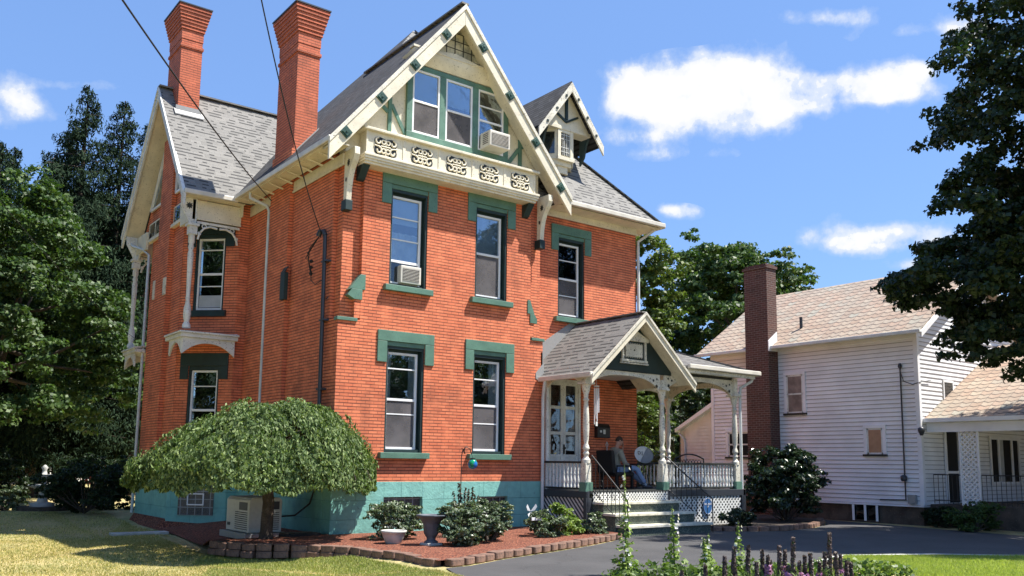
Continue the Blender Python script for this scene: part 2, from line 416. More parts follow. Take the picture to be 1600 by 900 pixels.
window(*W1,*up,0,(.76,.51),.26, panes=('glass_up','glass_dk'), inside=((0,1,.70,1,'blindm'),(.0,1,.27,.60,'sheer'),(0,.45,0,.26,'sheer')))
window(*W2,*up,0,(),.52, inside=((0,1,.50,1,'blindm'),))
window(6.62,7.56,5.44,7.70,.6,(.77,.28),.51, panes=('glass_dk','screen'), inside=((.05,.5,.5,.8,'sheer'),))
# cut-corner windows of the wing
def cham_window(z0, z1, bars, rail):
    r = M()
    for u0,u1,a,b in ((uw[0],uw[0]+.05,z0,z1),(uw[1]-.05,uw[1],z0,z1),(uw[0]+.05,uw[1]-.05,z1-.1,z1)): cham_box(r,u0,u1,a,b,-.2,-.02)
    wn = hp('window', r, K['green_dk'])
    a, b = uw[0]+.055, uw[1]-.055; c, e = z0+.03, z1-.11; fr = M(); t = .05
    for u0,u1,q,s in ((a,a+t,c,e),(b-t,b,c,e),(a+t,b-t,e-t,e),(a+t,b-t,c,c+t)): cham_box(fr,u0,u1,q,s,-.13,-.07)
    zr = c+(e-c)*rail; cham_box(fr,a+t,b-t,zr-.03,zr+.03,-.13,-.08)
    for q in bars: cham_box(fr,a+t,b-t,c+(e-c)*q-.014,c+(e-c)*q+.014,-.13,-.09)
    fr.build('frame', K['vinyl'], wn, .004); rm_ = M(); cham_box(rm_,a-.1,b+.1,c-.1,e+.1,-.52,-.5); rm_.build('room_interior', K['room'], wn)
    p = M(); cham_box(p,a+t,b-t,zr,e-t,-.125,-.115); p.build('pane', K['glass'], wn)
    p = M(); cham_box(p,a+t,b-t,c+t,zr,-.115,-.105); p.build('pane', K['glass_dk'], wn)
    l = M(); cham_box(l,.12,Lc-.12,z1,z1+.33,-.05,.035); cham_box(l,.12,uw[0]-.003,z1-.35,z1-.004,-.05,.033); cham_box(l,uw[1]+.003,Lc-.12,z1-.35,z1-.004,-.05,.033)
    l.build('lintel', K['green_dk'], wn, .006)
    l = M(); cham_box(l,uw[0]-.1,uw[1]+.1,z0-.16,z0,-.05,.09); l.build('sill', K['green_dk'], wn, .006)
    return wn
cham_window(*hl, (.8,), .5); wu = cham_window(*hu, (.84,.33), .5)
cv = M(); cham_box(cv,uw[0]+.12,uw[1]-.12,hu[0]+.1,hu[0]+.42,-.103,-.098); cv.build('lace_curtain', K['curtain'], wu)
cv = M(); cham_box(cv,uw[0]+.12,uw[1]-.25,hl[0]+.9,hl[1]-.35,-.103,-.098); 

# ledges and stepped stones where the upper corner steps back
m = M(); m.box(-.03,.45,-.035,.13,4.575,4.65); m.build('ledge', K['green'], H, .006)
m = M(); m.box(5.25,5.66,-.035,.13,4.62,4.69); m.build('ledge', K['green'], H, .006)
m = M(); m.prism([(.22,-.02,5.25),(.50,-.02,5.62),(.62,-.02,5.62),(.62,-.02,5.29),(.30,-.02,5.29)],(0,.148,0)); m.prism([(.20,-.024,5.14),(.30,-.024,5.288),(.55,-.024,5.288),(.55,-.024,5.06),(.36,-.024,5.06)],(0,.15,0)); m.build('stepped_stone', K['green'], H, .005)
m = M(); m.prism([(5.12,-.02,5.28),(5.12,-.02,5.62),(5.20,-.02,5.62),(5.34,-.02,5.28)],(0,.148,0)); m.prism([(5.20,-.022,5.05),(5.20,-.022,5.277),(5.34,-.022,5.277),(5.42,-.022,5.16),(5.42,-.022,5.05)],(0,.15,0)); m.build('stepped_stone', K['green'], H, .005)
m = M(); m.box(-.19,-.09,2.50,2.74,5.35,6.0); m.prism([(-.19,2.5,6.0),(-.19,2.74,6.0),(-.10,2.74,6.15),(-.10,2.5,6.15)],(.02,0,0)); m.build('breast_cap', K['green_dk'], H, .005)
m = M(); m.box(-1.50,-1.46,7.46,7.70,6.02,6.50); m.build('wall_plaque', K['cream_old'], H, .01)
m = M(); m.box(-1.385,-1.345,8.92,9.1,6.1,6.65); m.build('wall_plaque', K['cream_old'], H, .01)

# ---- roofs
SL = 1.2
def roofslab(m, pts, t=.10): m.prism(pts, (0,0,-t))
AP = (4.75, 5.3, 14.72); e0x, e1x, e0y, e1y, ez = -.5, 10.05, .05, 10.55, 8.42
r = M()
roofslab(r, [(e0x,e0y,ez),(e1x,e0y,ez),AP]); roofslab(r, [(e1x,e0y,ez),(e1x,e1y,ez),AP]); roofslab(r, [(e1x,e1y,ez),(e0x,e1y,ez),AP])
roofslab(r, [(-.5,5.1,8.33),(2.9,5.1,8.33),(3.2,8.0,12.0),(-1.85,8.0,12.0),(-1.85,5.1,8.33)])
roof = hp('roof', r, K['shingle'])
r = M(); roofslab(r, [(e0x,e1y,ez),(e0x,e0y,ez),AP])
roofslab(r, [(-.56,-.5,8.36),(2.75,-.5,12.42),(2.75,4.4,12.42),(-.56,.9,8.36)])
roofslab(r, [(6.06,-.5,8.36),(2.75,-.5,12.42),(2.75,4.6,12.42),(6.06,1.6,8.36)])
roofslab(r, [(-1.85,10.9,8.33),(3.2,10.9,8.33),(3.2,8.0,12.0),(-1.85,8.0,12.0)])
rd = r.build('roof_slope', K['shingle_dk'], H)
# ridge caps
r = M(); r.beam((-1.87,8.0,12.02),(3.2,8.0,12.02),.22,.04); r.beam((2.75,-.52,12.43),(2.75,4.4,12.43),.2,.04)
r.beam((10.05,.05,8.44),(4.80,5.25,14.68),.2,.03)
r.build('ridge_cap', K['shingle'], roof)
# chimneys
def chimney(sx0, sx1, sy0, sy1, z0, z1, flare=.14, mat='brick_ch', part=roof):
    m = M(); m.box(sx0,sx1,sy0,sy1,z0,z1-.95)
    m.box(sx0-.03,sx1+.03,sy0-.03,sy1+.03,z1-1.19,z1-1.11)
    n = 7
    m.box(sx0-.012,sx1+.012,sy0-.012,sy1+.012,z1-.95,z1-.66)
    for i in range(n):
        q = .02+flare*(i+1)/n; za = z1-.66+.66*i/n
        m.box(sx0-q,sx1+q,sy0-q,sy1+q,za,za+.66/n-.016); m.box(sx0-q+.022,sx1+q-.022,sy0-q+.022,sy1+q-.022,za+.66/n-.016,za+.66/n)
    ch = m.build('chimney', K[mat], H, 0)
    M().box(sx0-flare-.04,sx1+flare+.04,sy0-flare-.04,sy1+flare+.04,z1,z1+.035).build('chimney_cap', K['dkmetal'], ch)
    return ch
c2 = chimney(-.02,.56,2.70,3.86,8.6,12.80); c1 = chimney(-1.50,-.92,7.36,8.50,11.0,14.28)
m = M(); m.prism([(.60,2.66,9.35),(.60,2.66,9.78),(-.06,2.66,8.98),(-.06,2.66,8.72)],(0,.05,0)); m.build('flashing', K['flash'], c2)
m = M(); m.beam((-1.56,7.34,11.28),(-.86,7.34,11.28),.06,.12); m.prism([(-1.6,7.34,11.22),(-.8,7.34,11.22),(-.8,7.20,11.03),(-1.6,7.20,11.03)],(0,0,.03)); m.build('flashing', K['flash'], c1)

# ---- eaves: soffit, frieze, gutters
m = M()
m.box(-.5,-.11,-.46,5.1,8.245,8.27); m.box(-.02,.02,.0,2.6,7.98,8.24); m.box(-.02,.02,3.82,5.38,7.98,8.24)
m.box(-1.8,-.26,5.12,5.4,8.20,8.225)
m.box(5.63,10.0,.10,.6,8.30,8.325); m.box(5.63,9.56,.57,.597,8.14,8.298); m.box(9.55,10.0,.6,10.5,8.30,8.325)
m.box(5.63,9.6,.555,.597,8.12,8.165); m.box(-.045,-.021,.05,2.6,7.96,8.0)
m.box(-.3,-.27,5.2,5.4,7.9,8.2)
each(m, 'soffit', K['cream'], H)
def gutter(pts, name='gutter'):
    m = M()
    for a, b in zip(pts, pts[1:]): m.beam(a, b, .12, .13)
    return m.build(name, K['gutter'], H, .02)
gutter([(-.53,-.45,8.33),(-.53,5.12,8.33)]); gutter([(-1.85,5.06,8.27),(-.48,5.06,8.27)])
gutter([(6.1,0,8.38),(10.1,0,8.38)]); gutter([(10.1,0.0,8.38),(10.1,10.5,8.38)])
m = M()
for i in range(9): m.beam((-.46,.3+i*.55,8.235),(-.1,.3+i*.55,8.16),.05,.03)
each(m, 'rafter_tail', K['cream'], H)
def downspout(pts, r=.042, mat='downspout'):
    m = M(); m.tube(pts, r, 8); return m.build('downspout', K[mat], H)
downspout([(-.5,4.15,8.28),(-.5,4.15,8.12),(-.12,3.98,7.95),(-.07,3.93,7.8),(-.07,3.93,1.2)])
downspout([(9.95,.2,8.3),(9.85,.45,8.15),(9.62,.58,7.95),(9.6,.56,7.7),(9.6,.56,4.4)])
downspout([(-1.75,10.9,8.2),(-1.65,10.5,7.9),(-1.50,9.9,7.7),(-1.42,9.55,7.5),(-1.42,9.55,.1)])

# ---- front gable
gy = -.5
def board(a, b, wd, th, y, m):                       # rake board, hung below the roof line from a to b
    a = V((a[0], y, a[1])); b = V((b[0], y, b[1]))
    m.prism([a, b, b + V((0,0,-wd)), a + V((0,0,-wd))], (0,th,0))
bargeL = M(); board((-.60,8.33),(2.75,12.38),.50,.07,gy-.03,bargeL); bL = bargeL.build('bargeboard', K['cream'], H, .006)
bargeR = M(); board((2.753,12.38),(6.10,8.33),.50,.07,gy-.03,bargeR); bR = bargeR.build('bargeboard', K['cream'], H, .006)
for sgn, par in ((-1,bL),(1,bR)):                     # outer moulding of each rake
    m = M(); a = V((2.75,gy-.06,12.40)); b = V((2.75+sgn*3.36,gy-.06,8.33))
    m.prism([a, b, b+V((0,0,-.13)), a+V((0,0,-.13))], (0,.03,0)); m.build('rake_moulding', K['cream_old'], par, .004)
def rosette(c, ang, par, s=.21, y=gy-.03):
    m = M(); ca, sa = math.cos(ang), math.sin(ang)
    def q(u, v, dy): return (c[0]+u*ca-v*sa, y+dy, c[1]+u*sa+v*ca)
    h = s/2
    m.prism([q(-h,-h,-.03),q(h,-h,-.03),q(h,h,-.03),q(-h,h,-.03)], (0,.03,0))
    for i in range(4):
        t = i*math.pi/2+math.pi/4; u, v = math.cos(t)*h*.5, math.sin(t)*h*.5; k = h*.34
        m.prism([q(u-k,v-k,-.055),q(u+k,v-k,-.055),q(u+k,v+k,-.055),q(u-k,v+k,-.055)], (0,.03,0))
    m.prism([q(-k*.6,-k*.6,-.07),q(k*.6,-k*.6,-.07),q(k*.6,k*.6,-.07),q(-k*.6,k*.6,-.07)], (0,.04,0))
    m.build('rosette', K['rosette'], par, .004)
for i, tt in enumerate((.10,.37,.64,.91)):
    for sgn, par in ((-1,bL),(1,bR)):
        x = 2.75+sgn*(.22+3.1*tt*.98); z = 12.38-abs(x-2.75)*1.209-.27
        rosette((x,z), sgn*R(-50)+R(0), par)
# soffit boards under the front overhang
m = M()
m.prism([(-.50,gy+.04,8.20),(2.75,gy+.04,12.13),(2.75,gy+.04,12.20),(-.50,gy+.04,8.27)],(0,.45,0))
m.prism([(6.0,gy+.04,8.20),(2.75,gy+.04,12.13),(2.75,gy+.04,12.20),(6.0,gy+.04,8.27)],(0,.45,0))
each(m, 'gable_soffit', K['cream'], H)
# timbered wall of the gable
g = M(); g.prism([(.05,.02,8.3),(5.45,.02,8.3),(5.45,.02,8.95),(2.75,.02,12.2),(.05,.02,8.95)],(0,.3,0))
gw = g.build('gable_wall', K['cream'], H)
# triple window with green surround
x0, x1, z0, z1 = 1.50, 4.42, 8.92, 10.78
tr = M(); T = .13; xs = [x0, 2.46, 3.40, x1]
tr.box(x0,x1,-.06,.016,z1-.12,z1); tr.box(x0,x1,-.06,.016,z0,z0+.2)
for a in (x0, 2.39, 3.33, x1-.15): tr.box(a,a+.17 if a>x0 and a<4 else a+.15,-.06,.016,z0+.2,z1-.12)
sur = tr.build('window_surround', K['green'], H, .008)
cols = [(1.65,2.39),(2.56,3.33),(3.50,4.27)]
for i, (a, b) in enumerate(cols):
    c, e = z0+.2, z1-.12
    fr = M(); t = .045
    fr.box(a,a+t,-.05,.012,c,e); fr.box(b-t,b,-.05,.012,c,e); fr.box(a+t,b-t,-.05,.012,e-t,e); fr.box(a+t,b-t,-.05,.012,c,c+t)
    zr = c+(e-c)*.5; fr.box(a+t,b-t,-.045,.012,zr-.025,zr+.025)
    if i == 2: fr.box(a+t,b-t,-.04,.012,e-.42,e-.39)
    wn = fr.build('window', K['vinyl'], sur, .004)
    M().box(a+t,b-t,-.02,-.012,zr,e-t).build('upper_pane', K['glass_up'], sur); M().box(a,b,.0,.01,c,e).build('room_interior', K['room'], sur)
    if i < 2: M().box(a+t,b-t,-.006,-.002,zr+.12*i,e-t).build('window_blind', K['blindm'], sur)
    M().box(a+t,b-t,-.03,-.022,c+t,zr).build('lower_screen' if i<2 else 'lower_pane', K['screen' if i < 2 else 'glass'], sur)
# hood moulding above the windows, curved skirt, slated peak
hd = M()
for k in range(7):
    t0, t1 = k/7, (k+1)/7
    za, zb = 10.80+.32*t0, 10.80+.32*t1; ya, yb = -.05-.14*math.sin(t0*math.pi/2)+.0, -.05-.14*math.sin(t1*math.pi/2)
    wa, wb = 1.42-.26*t0, 1.42-.26*t1
    hd.add([(2.75-wa,ya,za),(2.75+wa,ya,za),(2.75+wb,yb,zb),(2.75-wb,yb,zb)], [(0,1,2,3)])
hd.box(2.75-1.2,2.75+1.2,-.21,.0,11.12,11.17); hd.prism([(1.9,-.16,11.17),(3.6,-.16,11.17),(2.75,-.16,11.29)],(0,.05,0))
hd.build('hood_moulding', K['cream'], H)
def slatepeak():
    t = NT('mottled_slate_peak'); o = t.obj(); n = t.noise(2.6, 5, o, .7)
    t.col(t.ramp(n, [(.36,(.18,.18,.15)),(.48,(.34,.34,.27)),(.56,(.56,.52,.38)),(.7,(.66,.61,.46))])); t.set(Roughness=.8); return t.m
K['slate'] = slatepeak()
pk = M(); pk.prism([(1.86,-.1,11.18),(3.64,-.1,11.18),(2.75,-.1,12.15)],(0,.11,0)); peak = pk.build('gable_peak', K['slate'], H)
lt = M()
for i in range(-3,4):
    x = 2.75+i*.24; top = 12.12-abs(x-2.75)*1.15
    if top > 11.25: lt.box(x-.009,x+.009,-.115,-.101,11.18,top)
for k in range(5):
    z = 11.24+k*.2; hw = (12.12-z)/1.15
    if hw > .05: lt.box(2.75-hw,2.75+hw,-.112,-.1015,z-.008,z+.008)
lt.build('lattice_bar', K['black_wood'], peak)
# half-timber boards either side of the triple window
tb = M()
tb.box(1.04,1.13,-.03,.018,9.0,10.2); tb.beam((.66,-.008,9.72),(1.04,-.008,9.45),.03,.09,(0,0,1)); tb.beam((1.13,-.008,9.65),(1.5,-.008,9.02),.03,.085)
tb.beam((.72,-.008,9.70),(1.04,-.008,10.08),.03,.07)
tb.box(4.78,4.88,-.03,.018,8.95,10.1); tb.beam((4.45,-.008,8.98),(4.78,-.008,9.42),.03,.1); tb.beam((4.88,-.008,9.50),(5.2,-.008,9.85),.03,.1)
each(tb, 'half_timber', K['green'], gw, .004)
# bowed box panel (balcony front) with five scroll ornaments
bx = M()
bx.box(.36,5.06,-.33,-.0,8.17,8.76)
for i, q in enumerate((0,.04,.07,.09)): bx.box(.33-q*.6,5.09+q*.6,-.35-q*.9,-.0,8.172-.0+.0-(.165-i*.055)+0.0,8.172-(.11-i*.055))
bx.box(.26,5.16,-.42,0,8.76,8.82)
box_ = bx.build('balcony_panel', K['cream'], H, .008)
m = M()
for i in range(6): x = .36+i*.94; m.box(x-.035 if i else x-.012,x+.035 if i < 5 else x+.012,-.345,-.331,8.2,8.757)
each(m, 'stile', K['cream'], box_, .004)
def rpath(c, r, a0, a1, y, n=14, r1=None):
    return [(c[0]+(r+((r1 or r)-r)*k/n)*math.cos(a0+(a1-a0)*k/n), y, c[1]+(r+((r1 or r)-r)*k/n)*math.sin(a0+(a1-a0)*k/n)) for k in range(n+1)]
for i in range(5):
    cx = .83+i*.94; cz = 8.465
    m = M(); n = 28; pts = []
    for k in range(n):
        t = 2*math.pi*k/n; rr = .30+.05*math.cos(4*t)*-1
        pts.append((cx+math.cos(t)*rr*1.02, -.336, cz+math.sin(t)*rr*.72))
    m.prism(pts, (0,.004,0)); cut = m.build('scroll_ground', K['black_wood'], box_)
    m = M()
    for sx in (-1,1):
        for sz in (-1,1):
            m.tube(rpath((cx+sx*.18,cz+sz*.10), .085, math.pi*.5 if sx>0 else math.pi*.5, math.pi*.5+(-sx*sz)*5.2, -.345, 14, .03), .023, 5)
            m.tube(rpath((cx+sx*.055,cz+sz*.10), .05, 0, 6.28, -.343, 10), .020, 5)
        m.tube([(cx+sx*.13,-.345,cz-.02),(cx+sx*.28,-.345,cz)], .016, 5)
    m.tube([(cx,-.343,cz-.2),(cx,-.343,cz+.2)], .014, 5); m.tube([(cx-.12,-.343,cz),(cx+.12,-.343,cz)], .018, 5)
    m.build('scroll_ornament', K['cream'], box_)
for x in (.40,5.0):
    m = M(); m.prism([(x-.09,-.30,8.0),(x-.09,0,8.0),(x-.09,0,7.68),(x-.09,-.08,7.72)],(.18,0,0)); m.build('panel_corbel', K['green_dk'], H, .01)
# big curved brackets under the rake feet
def bracket(x, w=.13, y0=0.0):
    prof = [(y0,8.28),(-.46,8.28),(-.47,8.12),(-.40,7.98),(-.28,7.84),(-.20,7.65),(-.15,7.42),(-.13,7.18),(y0,7.18)]
    m = M(); m.prism([(x,y,z) for y, z in prof], (w,0,0)); b = m.build('bracket', K['cream'], H, .012)
    m = M()
    for s in (x-.004, x+w+.004):
        pts = []
        for k in range(16):
            t = 2*math.pi*k/16; rr = .095 if k % 2 == 0 else .05
            pts.append((s, -.2+rr*math.cos(t)*.8, 7.98+rr*math.sin(t)))
        m.prism(pts, (.003 if s > x else -.003, 0, 0))
        pts = [(s, -.11+.035*math.cos(2*math.pi*k/8), 7.62+.05*math.sin(2*math.pi*k/8)) for k in range(8)]
        m.prism(pts, (.003 if s > x else -.003, 0, 0))
    # the flower is also cut through the face turned to the street
    m.build('flower_cutout', K['black_wood'], b)
    m = M(); m.box(x-.02,x+w+.02,-.16,.06,6.95,7.18); m.build('bracket_foot', K['green_dk'], b, .012)
bracket(.02); bracket(5.40)
m = M(); pts=[]
for k in range(16):
    t = 2*math.pi*k/16; rr = .13 if k % 2 == 0 else .07; pts.append((5.66+rr*math.cos(t)*.0, .25+rr*math.cos(t), 7.9+rr*math.sin(t)))

# ---- dormer on the right front slope
dcx = 7.0
D_ = M(); fy = .78
D_.prism([(dcx-.28,fy,9.85),(dcx+.28,fy,9.85),(dcx+.62,fy+.36,9.85),(dcx+.62,fy+1.6,9.85),(dcx-.62,fy+1.6,9.85),(dcx-.62,fy+.36,9.85)],(0,0,.92))
D_.prism([(dcx-.25,fy+.03,9.70),(dcx+.25,fy+.03,9.70),(dcx+.55,fy+.36,9.70),(dcx-.55,fy+.36,9.70)],(0,0,.15))
D_.prism([(dcx-.17,fy+.08,9.50),(dcx+.17,fy+.08,9.50),(dcx+.35,fy+.36,9.50),(dcx-.35,fy+.36,9.50)],(0,0,.20))
D_.box(dcx-.9,dcx+.9,.72,1.1,10.70,10.80); D_.prism([(dcx-.86,.74,10.8),(dcx+.86,.74,10.8),(dcx,.74,11.95)],(0,.1,0))
dorm = D_.build('dormer', K['cream'], H, .006)
m = M(); m.box(dcx-.17,dcx+.17,fy-.012,fy-.003,9.98,10.62)
m.prism([(dcx-.33,fy+.045,10.0),(dcx-.57,fy+.30,10.0),(dcx-.576,fy+.294,10.0),(dcx-.336,fy+.04,10.0)],(0,0,.62)); m.build('dormer_pane', K['glass_dk'], dorm)
m = M()
for x in (-.17,-.09,-.03,.03,.09,.15): m.box(dcx+x,dcx+x+.014,fy-.024,fy-.013,9.98,10.62)
for z in (10.08,10.2,10.44,10.56): m.box(dcx-.17,dcx+.17,fy-.022,fy-.0135,z,z+.012)
m.build('leaded_bar', K['white_old'], dorm)
m = M()
for a,b,c,e in ((-.28,-.17,9.87,10.7),(.17,.28,9.87,10.7)): m.box(dcx+a,dcx+b,fy-.04,fy-.003,c,e)
m.box(dcx-.30,dcx+.30,fy-.07,fy-.003,9.83,9.93); m.box(dcx-.17,dcx+.17,fy-.04,fy-.003,10.62,10.7); m.build('dormer_casing', K['cream'], dorm, .005)
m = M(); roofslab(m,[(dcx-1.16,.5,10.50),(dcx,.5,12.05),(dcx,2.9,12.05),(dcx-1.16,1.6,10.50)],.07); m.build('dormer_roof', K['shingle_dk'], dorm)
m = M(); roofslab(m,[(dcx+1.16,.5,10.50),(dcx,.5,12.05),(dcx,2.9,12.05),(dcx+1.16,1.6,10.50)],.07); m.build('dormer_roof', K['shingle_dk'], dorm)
for s in (-1,1):
    m = M(); a = V((dcx+s*.002,.46,12.0)); b = V((dcx+s*1.17,.46,10.44)); m.prism([a,b,b+V((0,0,-.28)),a+V((0,0,-.28))],(0,.05,0)); bb = m.build('dormer_bargeboard', K['cream_old'], dorm, .005)
m = M()
for s in (-1,1):
    for q in (.2,.5,.8):
        x = dcx+s*1.1*q; z = 12.0-1.1*q*1.333-.15; m.box(x-.03,x+.03,.435,.458,z-.03,z+.03)
m.box(dcx-.045,dcx+.045,.695,.739,11.0,11.7); m.beam((dcx-.42,.715,11.16),(dcx,.715,10.93),.04,.06); m.beam((dcx+.42,.715,11.16),(dcx,.715,10.93),.04,.06)
each(m, 'dormer_timber', K['green_dk'], dorm)
m = M(); m.prism([(dcx+.72,.62,10.6),(dcx+.72,1.0,10.6),(dcx+.72,1.0,9.9),(dcx+.72,.82,10.1),(dcx+.72,.74,10.4)],(.07,0,0)); m.prism([(dcx-.79,.62,10.6),(dcx-.79,1.0,10.6),(dcx-.79,1.0,9.9),(dcx-.79,.82,10.1),(dcx-.79,.74,10.4)],(.07,0,0)); each(m, 'dormer_bracket', K['green_dk'], dorm, .01)

# ---- left wing gable dressing
gx = -1.85
for s, b in ((-1,(5.02,8.24)),(1,(10.98,8.24))):
    m = M(); a = V((gx-.02,8.0,11.98)); e = V((gx-.02,b[0],b[1])); m.prism([a,e,e+V((0,0,-.34)),a+V((0,0,-.34))],(.06,0,0)); wb = m.build('bargeboard', K['white_old'], H, .006)
    m = M(); a = V((gx-.05,8.0,12.0)); e = V((gx-.05,b[0],b[1]+.02)); m.prism([a,e,e+V((0,0,-.1)),a+V((0,0,-.1))],(.03,0,0)); m.build('rake_moulding', K['white_old'], wb)
m = M()
m.prism([(gx+.05,5.15,8.25),(gx+.05,8.0,11.78),(gx+.05,8.0,11.86),(gx+.05,5.15,8.33)],(.5,0,0)); m.prism([(gx+.05,10.85,8.25),(gx+.05,8.0,11.78),(gx+.05,8.0,11.86),(gx+.05,10.85,8.33)],(.5,0,0))
each(m, 'gable_soffit', K['cream'], H)
# slanted attic windows and little transoms either side of the breast
for s in (-1,1):
    yy = 8.0+s*.58 + (0 if s<0 else .0)
    a0, a1 = (8.57,9.75) if s > 0 else (7.38,6.25)
    m = M(); m.prism([(-1.355,a0,8.85),(-1.355,a1,8.85),(-1.355,a0,10.5)],(.01,0,0)); m.build('room_interior', K['room'], H)
    m = M(); m.prism([(-1.37,a0,8.85),(-1.37,a1,8.85),(-1.37,a0,10.5)],(.01,0,0)); wn = m.build('attic_window', K['glass'], H)
    m = M(); m.beam((-1.39,a1,8.85),(-1.39,a0,10.5),.05,.07,(1,0,0)); m.beam((-1.39,a1,8.85),(-1.39,a0,8.85),.05,.06); m.beam((-1.39,a0,8.85),(-1.39,a0,10.5),.05,.06,(0,1,0)); m.build('frame', K['vinyl'], wn)
    m = M(); m.box(-1.40,-1.352,min(a0,a1)-.05,max(a0,a1)+.05,7.95,8.45); tw = m.build('transom_window', K['cream'], H)
    m = M(); mid = (a0+a1)/2
    lo_, hi_ = min(a0,a1), max(a0,a1); m.box(-1.41,-1.401,lo_+.05,mid-.05,8.02,8.4); m.box(-1.41,-1.401,mid+.05,hi_-.05,8.02,8.4); m.build('pane', K['glass_dk'], tw)
    m = M(); m.box(-1.46,-1.352,lo_-.1,hi_+.1,7.86,7.95); m.build('sill', K['cream'], tw, .005)
# corner posts, pierced boards, arched fretwork and shelf hoods at the two cut corners
POST = [(.10,0),(.10,.10),(.075,.14),(.06,.2),(.085,.3),(.095,.42),(.085,.62),(.06,.74),(.05,.85),(.06,.93),(.05,1.0),(.055,1.3),(.07,2.0),(.075,2.3),(.055,2.42),(.075,2.5),(.055,2.6),(.08,2.66),(.08,2.9)]
def corner_post(px, py, z0, z1, name='corner_post', mat='white_old', k=1.0):
    s = (z1-z0)/2.9; m = M(); m.lathe([(r*k, z*s) for r, z in POST], (px,py,z0), 12)
    m.box(px-.1*k,px+.1*k,py-.1*k,py+.1*k,z1-.0,z1+.22); m.box(px-.14*k,px+.14*k,py-.14*k,py+.14*k,z1+.22,z1+.28)
    return m.build(name, K[mat], H)
def corner_set(py, s):
    """s=-1 near corner, +1 far corner"""
    px = -1.50
    p = corner_post(px, py, 4.86, 7.25)
    # pierced plate above the post running up the roof corner
    m = M(); m.prism([(px-.32,py,8.2),(px-.30,py,7.95),(px-.12,py,7.62),(px-.08,py,7.5),(px+.1,py,7.5),(px+.1,py,8.2)],(0,.05,0))
    m.prism([(px,py-s*-.0,8.2),(px,py-s*-.06,7.5),(px,py-s*.08,7.5),(px,py-s*.0+s*.0,8.2)],(.05,0,0)) if False else None
    a = m.build('pierced_board', K['white_old'], H, .006)
    m = M(); pts=[]
    for k in range(16):
        t = 2*math.pi*k/16; rr = .1 if k % 2 == 0 else .055; pts.append((px-.1+rr*math.cos(t), py-.004 if s<0 else py+.054, 8.0+rr*math.sin(t)))
    m.prism(pts,(0,-.003*( -s if s>0 else 1),0)); m.build('flower_cutout', K['black_wood'], a)
    # plate toward the gable side
    m = M(); m.prism([(px,py+.05,8.2),(px,py+.05,7.5),(px,py-s*.2+.05,7.5),(px,py-s*.5+.05,7.8),(px,py-s*.62+.05,8.2)],(.05,0,0)); m.build('pierced_board', K['white_old'], H, .006)
    # header beams and fretwork arches
    m = M(); q = 5.40 if s < 0 else 10.57
    m.box(px+.1,-.26,py-.02,py+.06,7.66,8.18); m.box(px-.02,px+.06,min(py,py-s*1.0),max(py,py-s*1.0),7.66,8.18); m.box(px+.1,-.26,py-.04,py+.08,7.66,7.70)
    m.build('corner_header', K['cream'], H, .005)
    m = M(); y = py-.03
    L = -.30-(px+.12)
    for sgn, ox in ((1,px+.12),(-1,-.32)):
        arc = [(ox+sgn*t_*.0, y, 7.6) for t_ in (0,)]
        m.tube([(ox+sgn*.02,y,7.15),(ox+sgn*.05,y,7.3),(ox+sgn*.16,y,7.45),(ox+sgn*.32,y,7.52),(ox+sgn*.5,y,7.50)], .03, 6)
        m.tube([(ox+sgn*(.16+.07*math.cos(k*.6)*(1-k*.07)), y, 7.50+.07*math.sin(k*.6)*(1-k*.07)) for k in range(11)], .017, 5)
        m.tube([(ox+sgn*(.06+.05*math.cos(k*.6+2)*(1-k*.07)), y, 7.30+.05*math.sin(k*.6+2)*(1-k*.07)) for k in range(11)], .015, 5)
    m.box(px+.1,-.3,y-.02,y+.02,7.56,7.62)
    m.build('fretwork', K['white_old'], H)
    # shelf hood under the post with scalloped bracket boards
    m = M(); m.prism([(px-.16,py-.16 if s<0 else py+.16,4.62),(-.22,py-.16 if s<0 else py+.16,4.62),(-.22,q,4.62),(-1.37,q-s*1.1,4.62),(px-.16,q-s*1.15,4.62)],(0,0,.1))
    m.prism([(px-.2,py+s*.2,4.72),(-.2,py+s*.2,4.72),(-.2,q,4.78),(-1.36,q-s*1.1,4.78),(px-.2,q-s*1.15,4.72)],(0,0,.05))
    sh = m.build('shelf_hood', K['white_old'], H, .008)
    m = M(); yb = py+s*.10
    n = 14; top = []; bot = []
    xa, xb = px-.10, -.28
    for k in range(n+1):
        t_ = k/n; x = xa+(xb-xa)*t_; hgt = .12+.30*abs(2*t_-1)**2.2; top.append((x,yb,4.62)); bot.append((x,yb,4.62-hgt))
    m.prism(top+bot[::-1],(0,.05,0))
    ya, ye = py+s*.05, py-s*.95
    top = []; bot = []
    for k in range(n+1):
        t_ = k/n; yq = ya+(ye-ya)*t_; hgt = .10+.30*abs(2*t_-1)**2.2; top.append((px-.12,yq,4.62)); bot.append((px-.12,yq,4.62-hgt))
    m.prism(top+bot[::-1],(.05,0,0)); m.build('scalloped_bracket', K['white_old'], sh, .006)
    m = M(); m.box(-1.36,-.3,py+s*.02,py+s*.02+.01,4.74,4.785); 
corner_set(5.38,-1); corner_set(10.6,1)

exec_porch = True
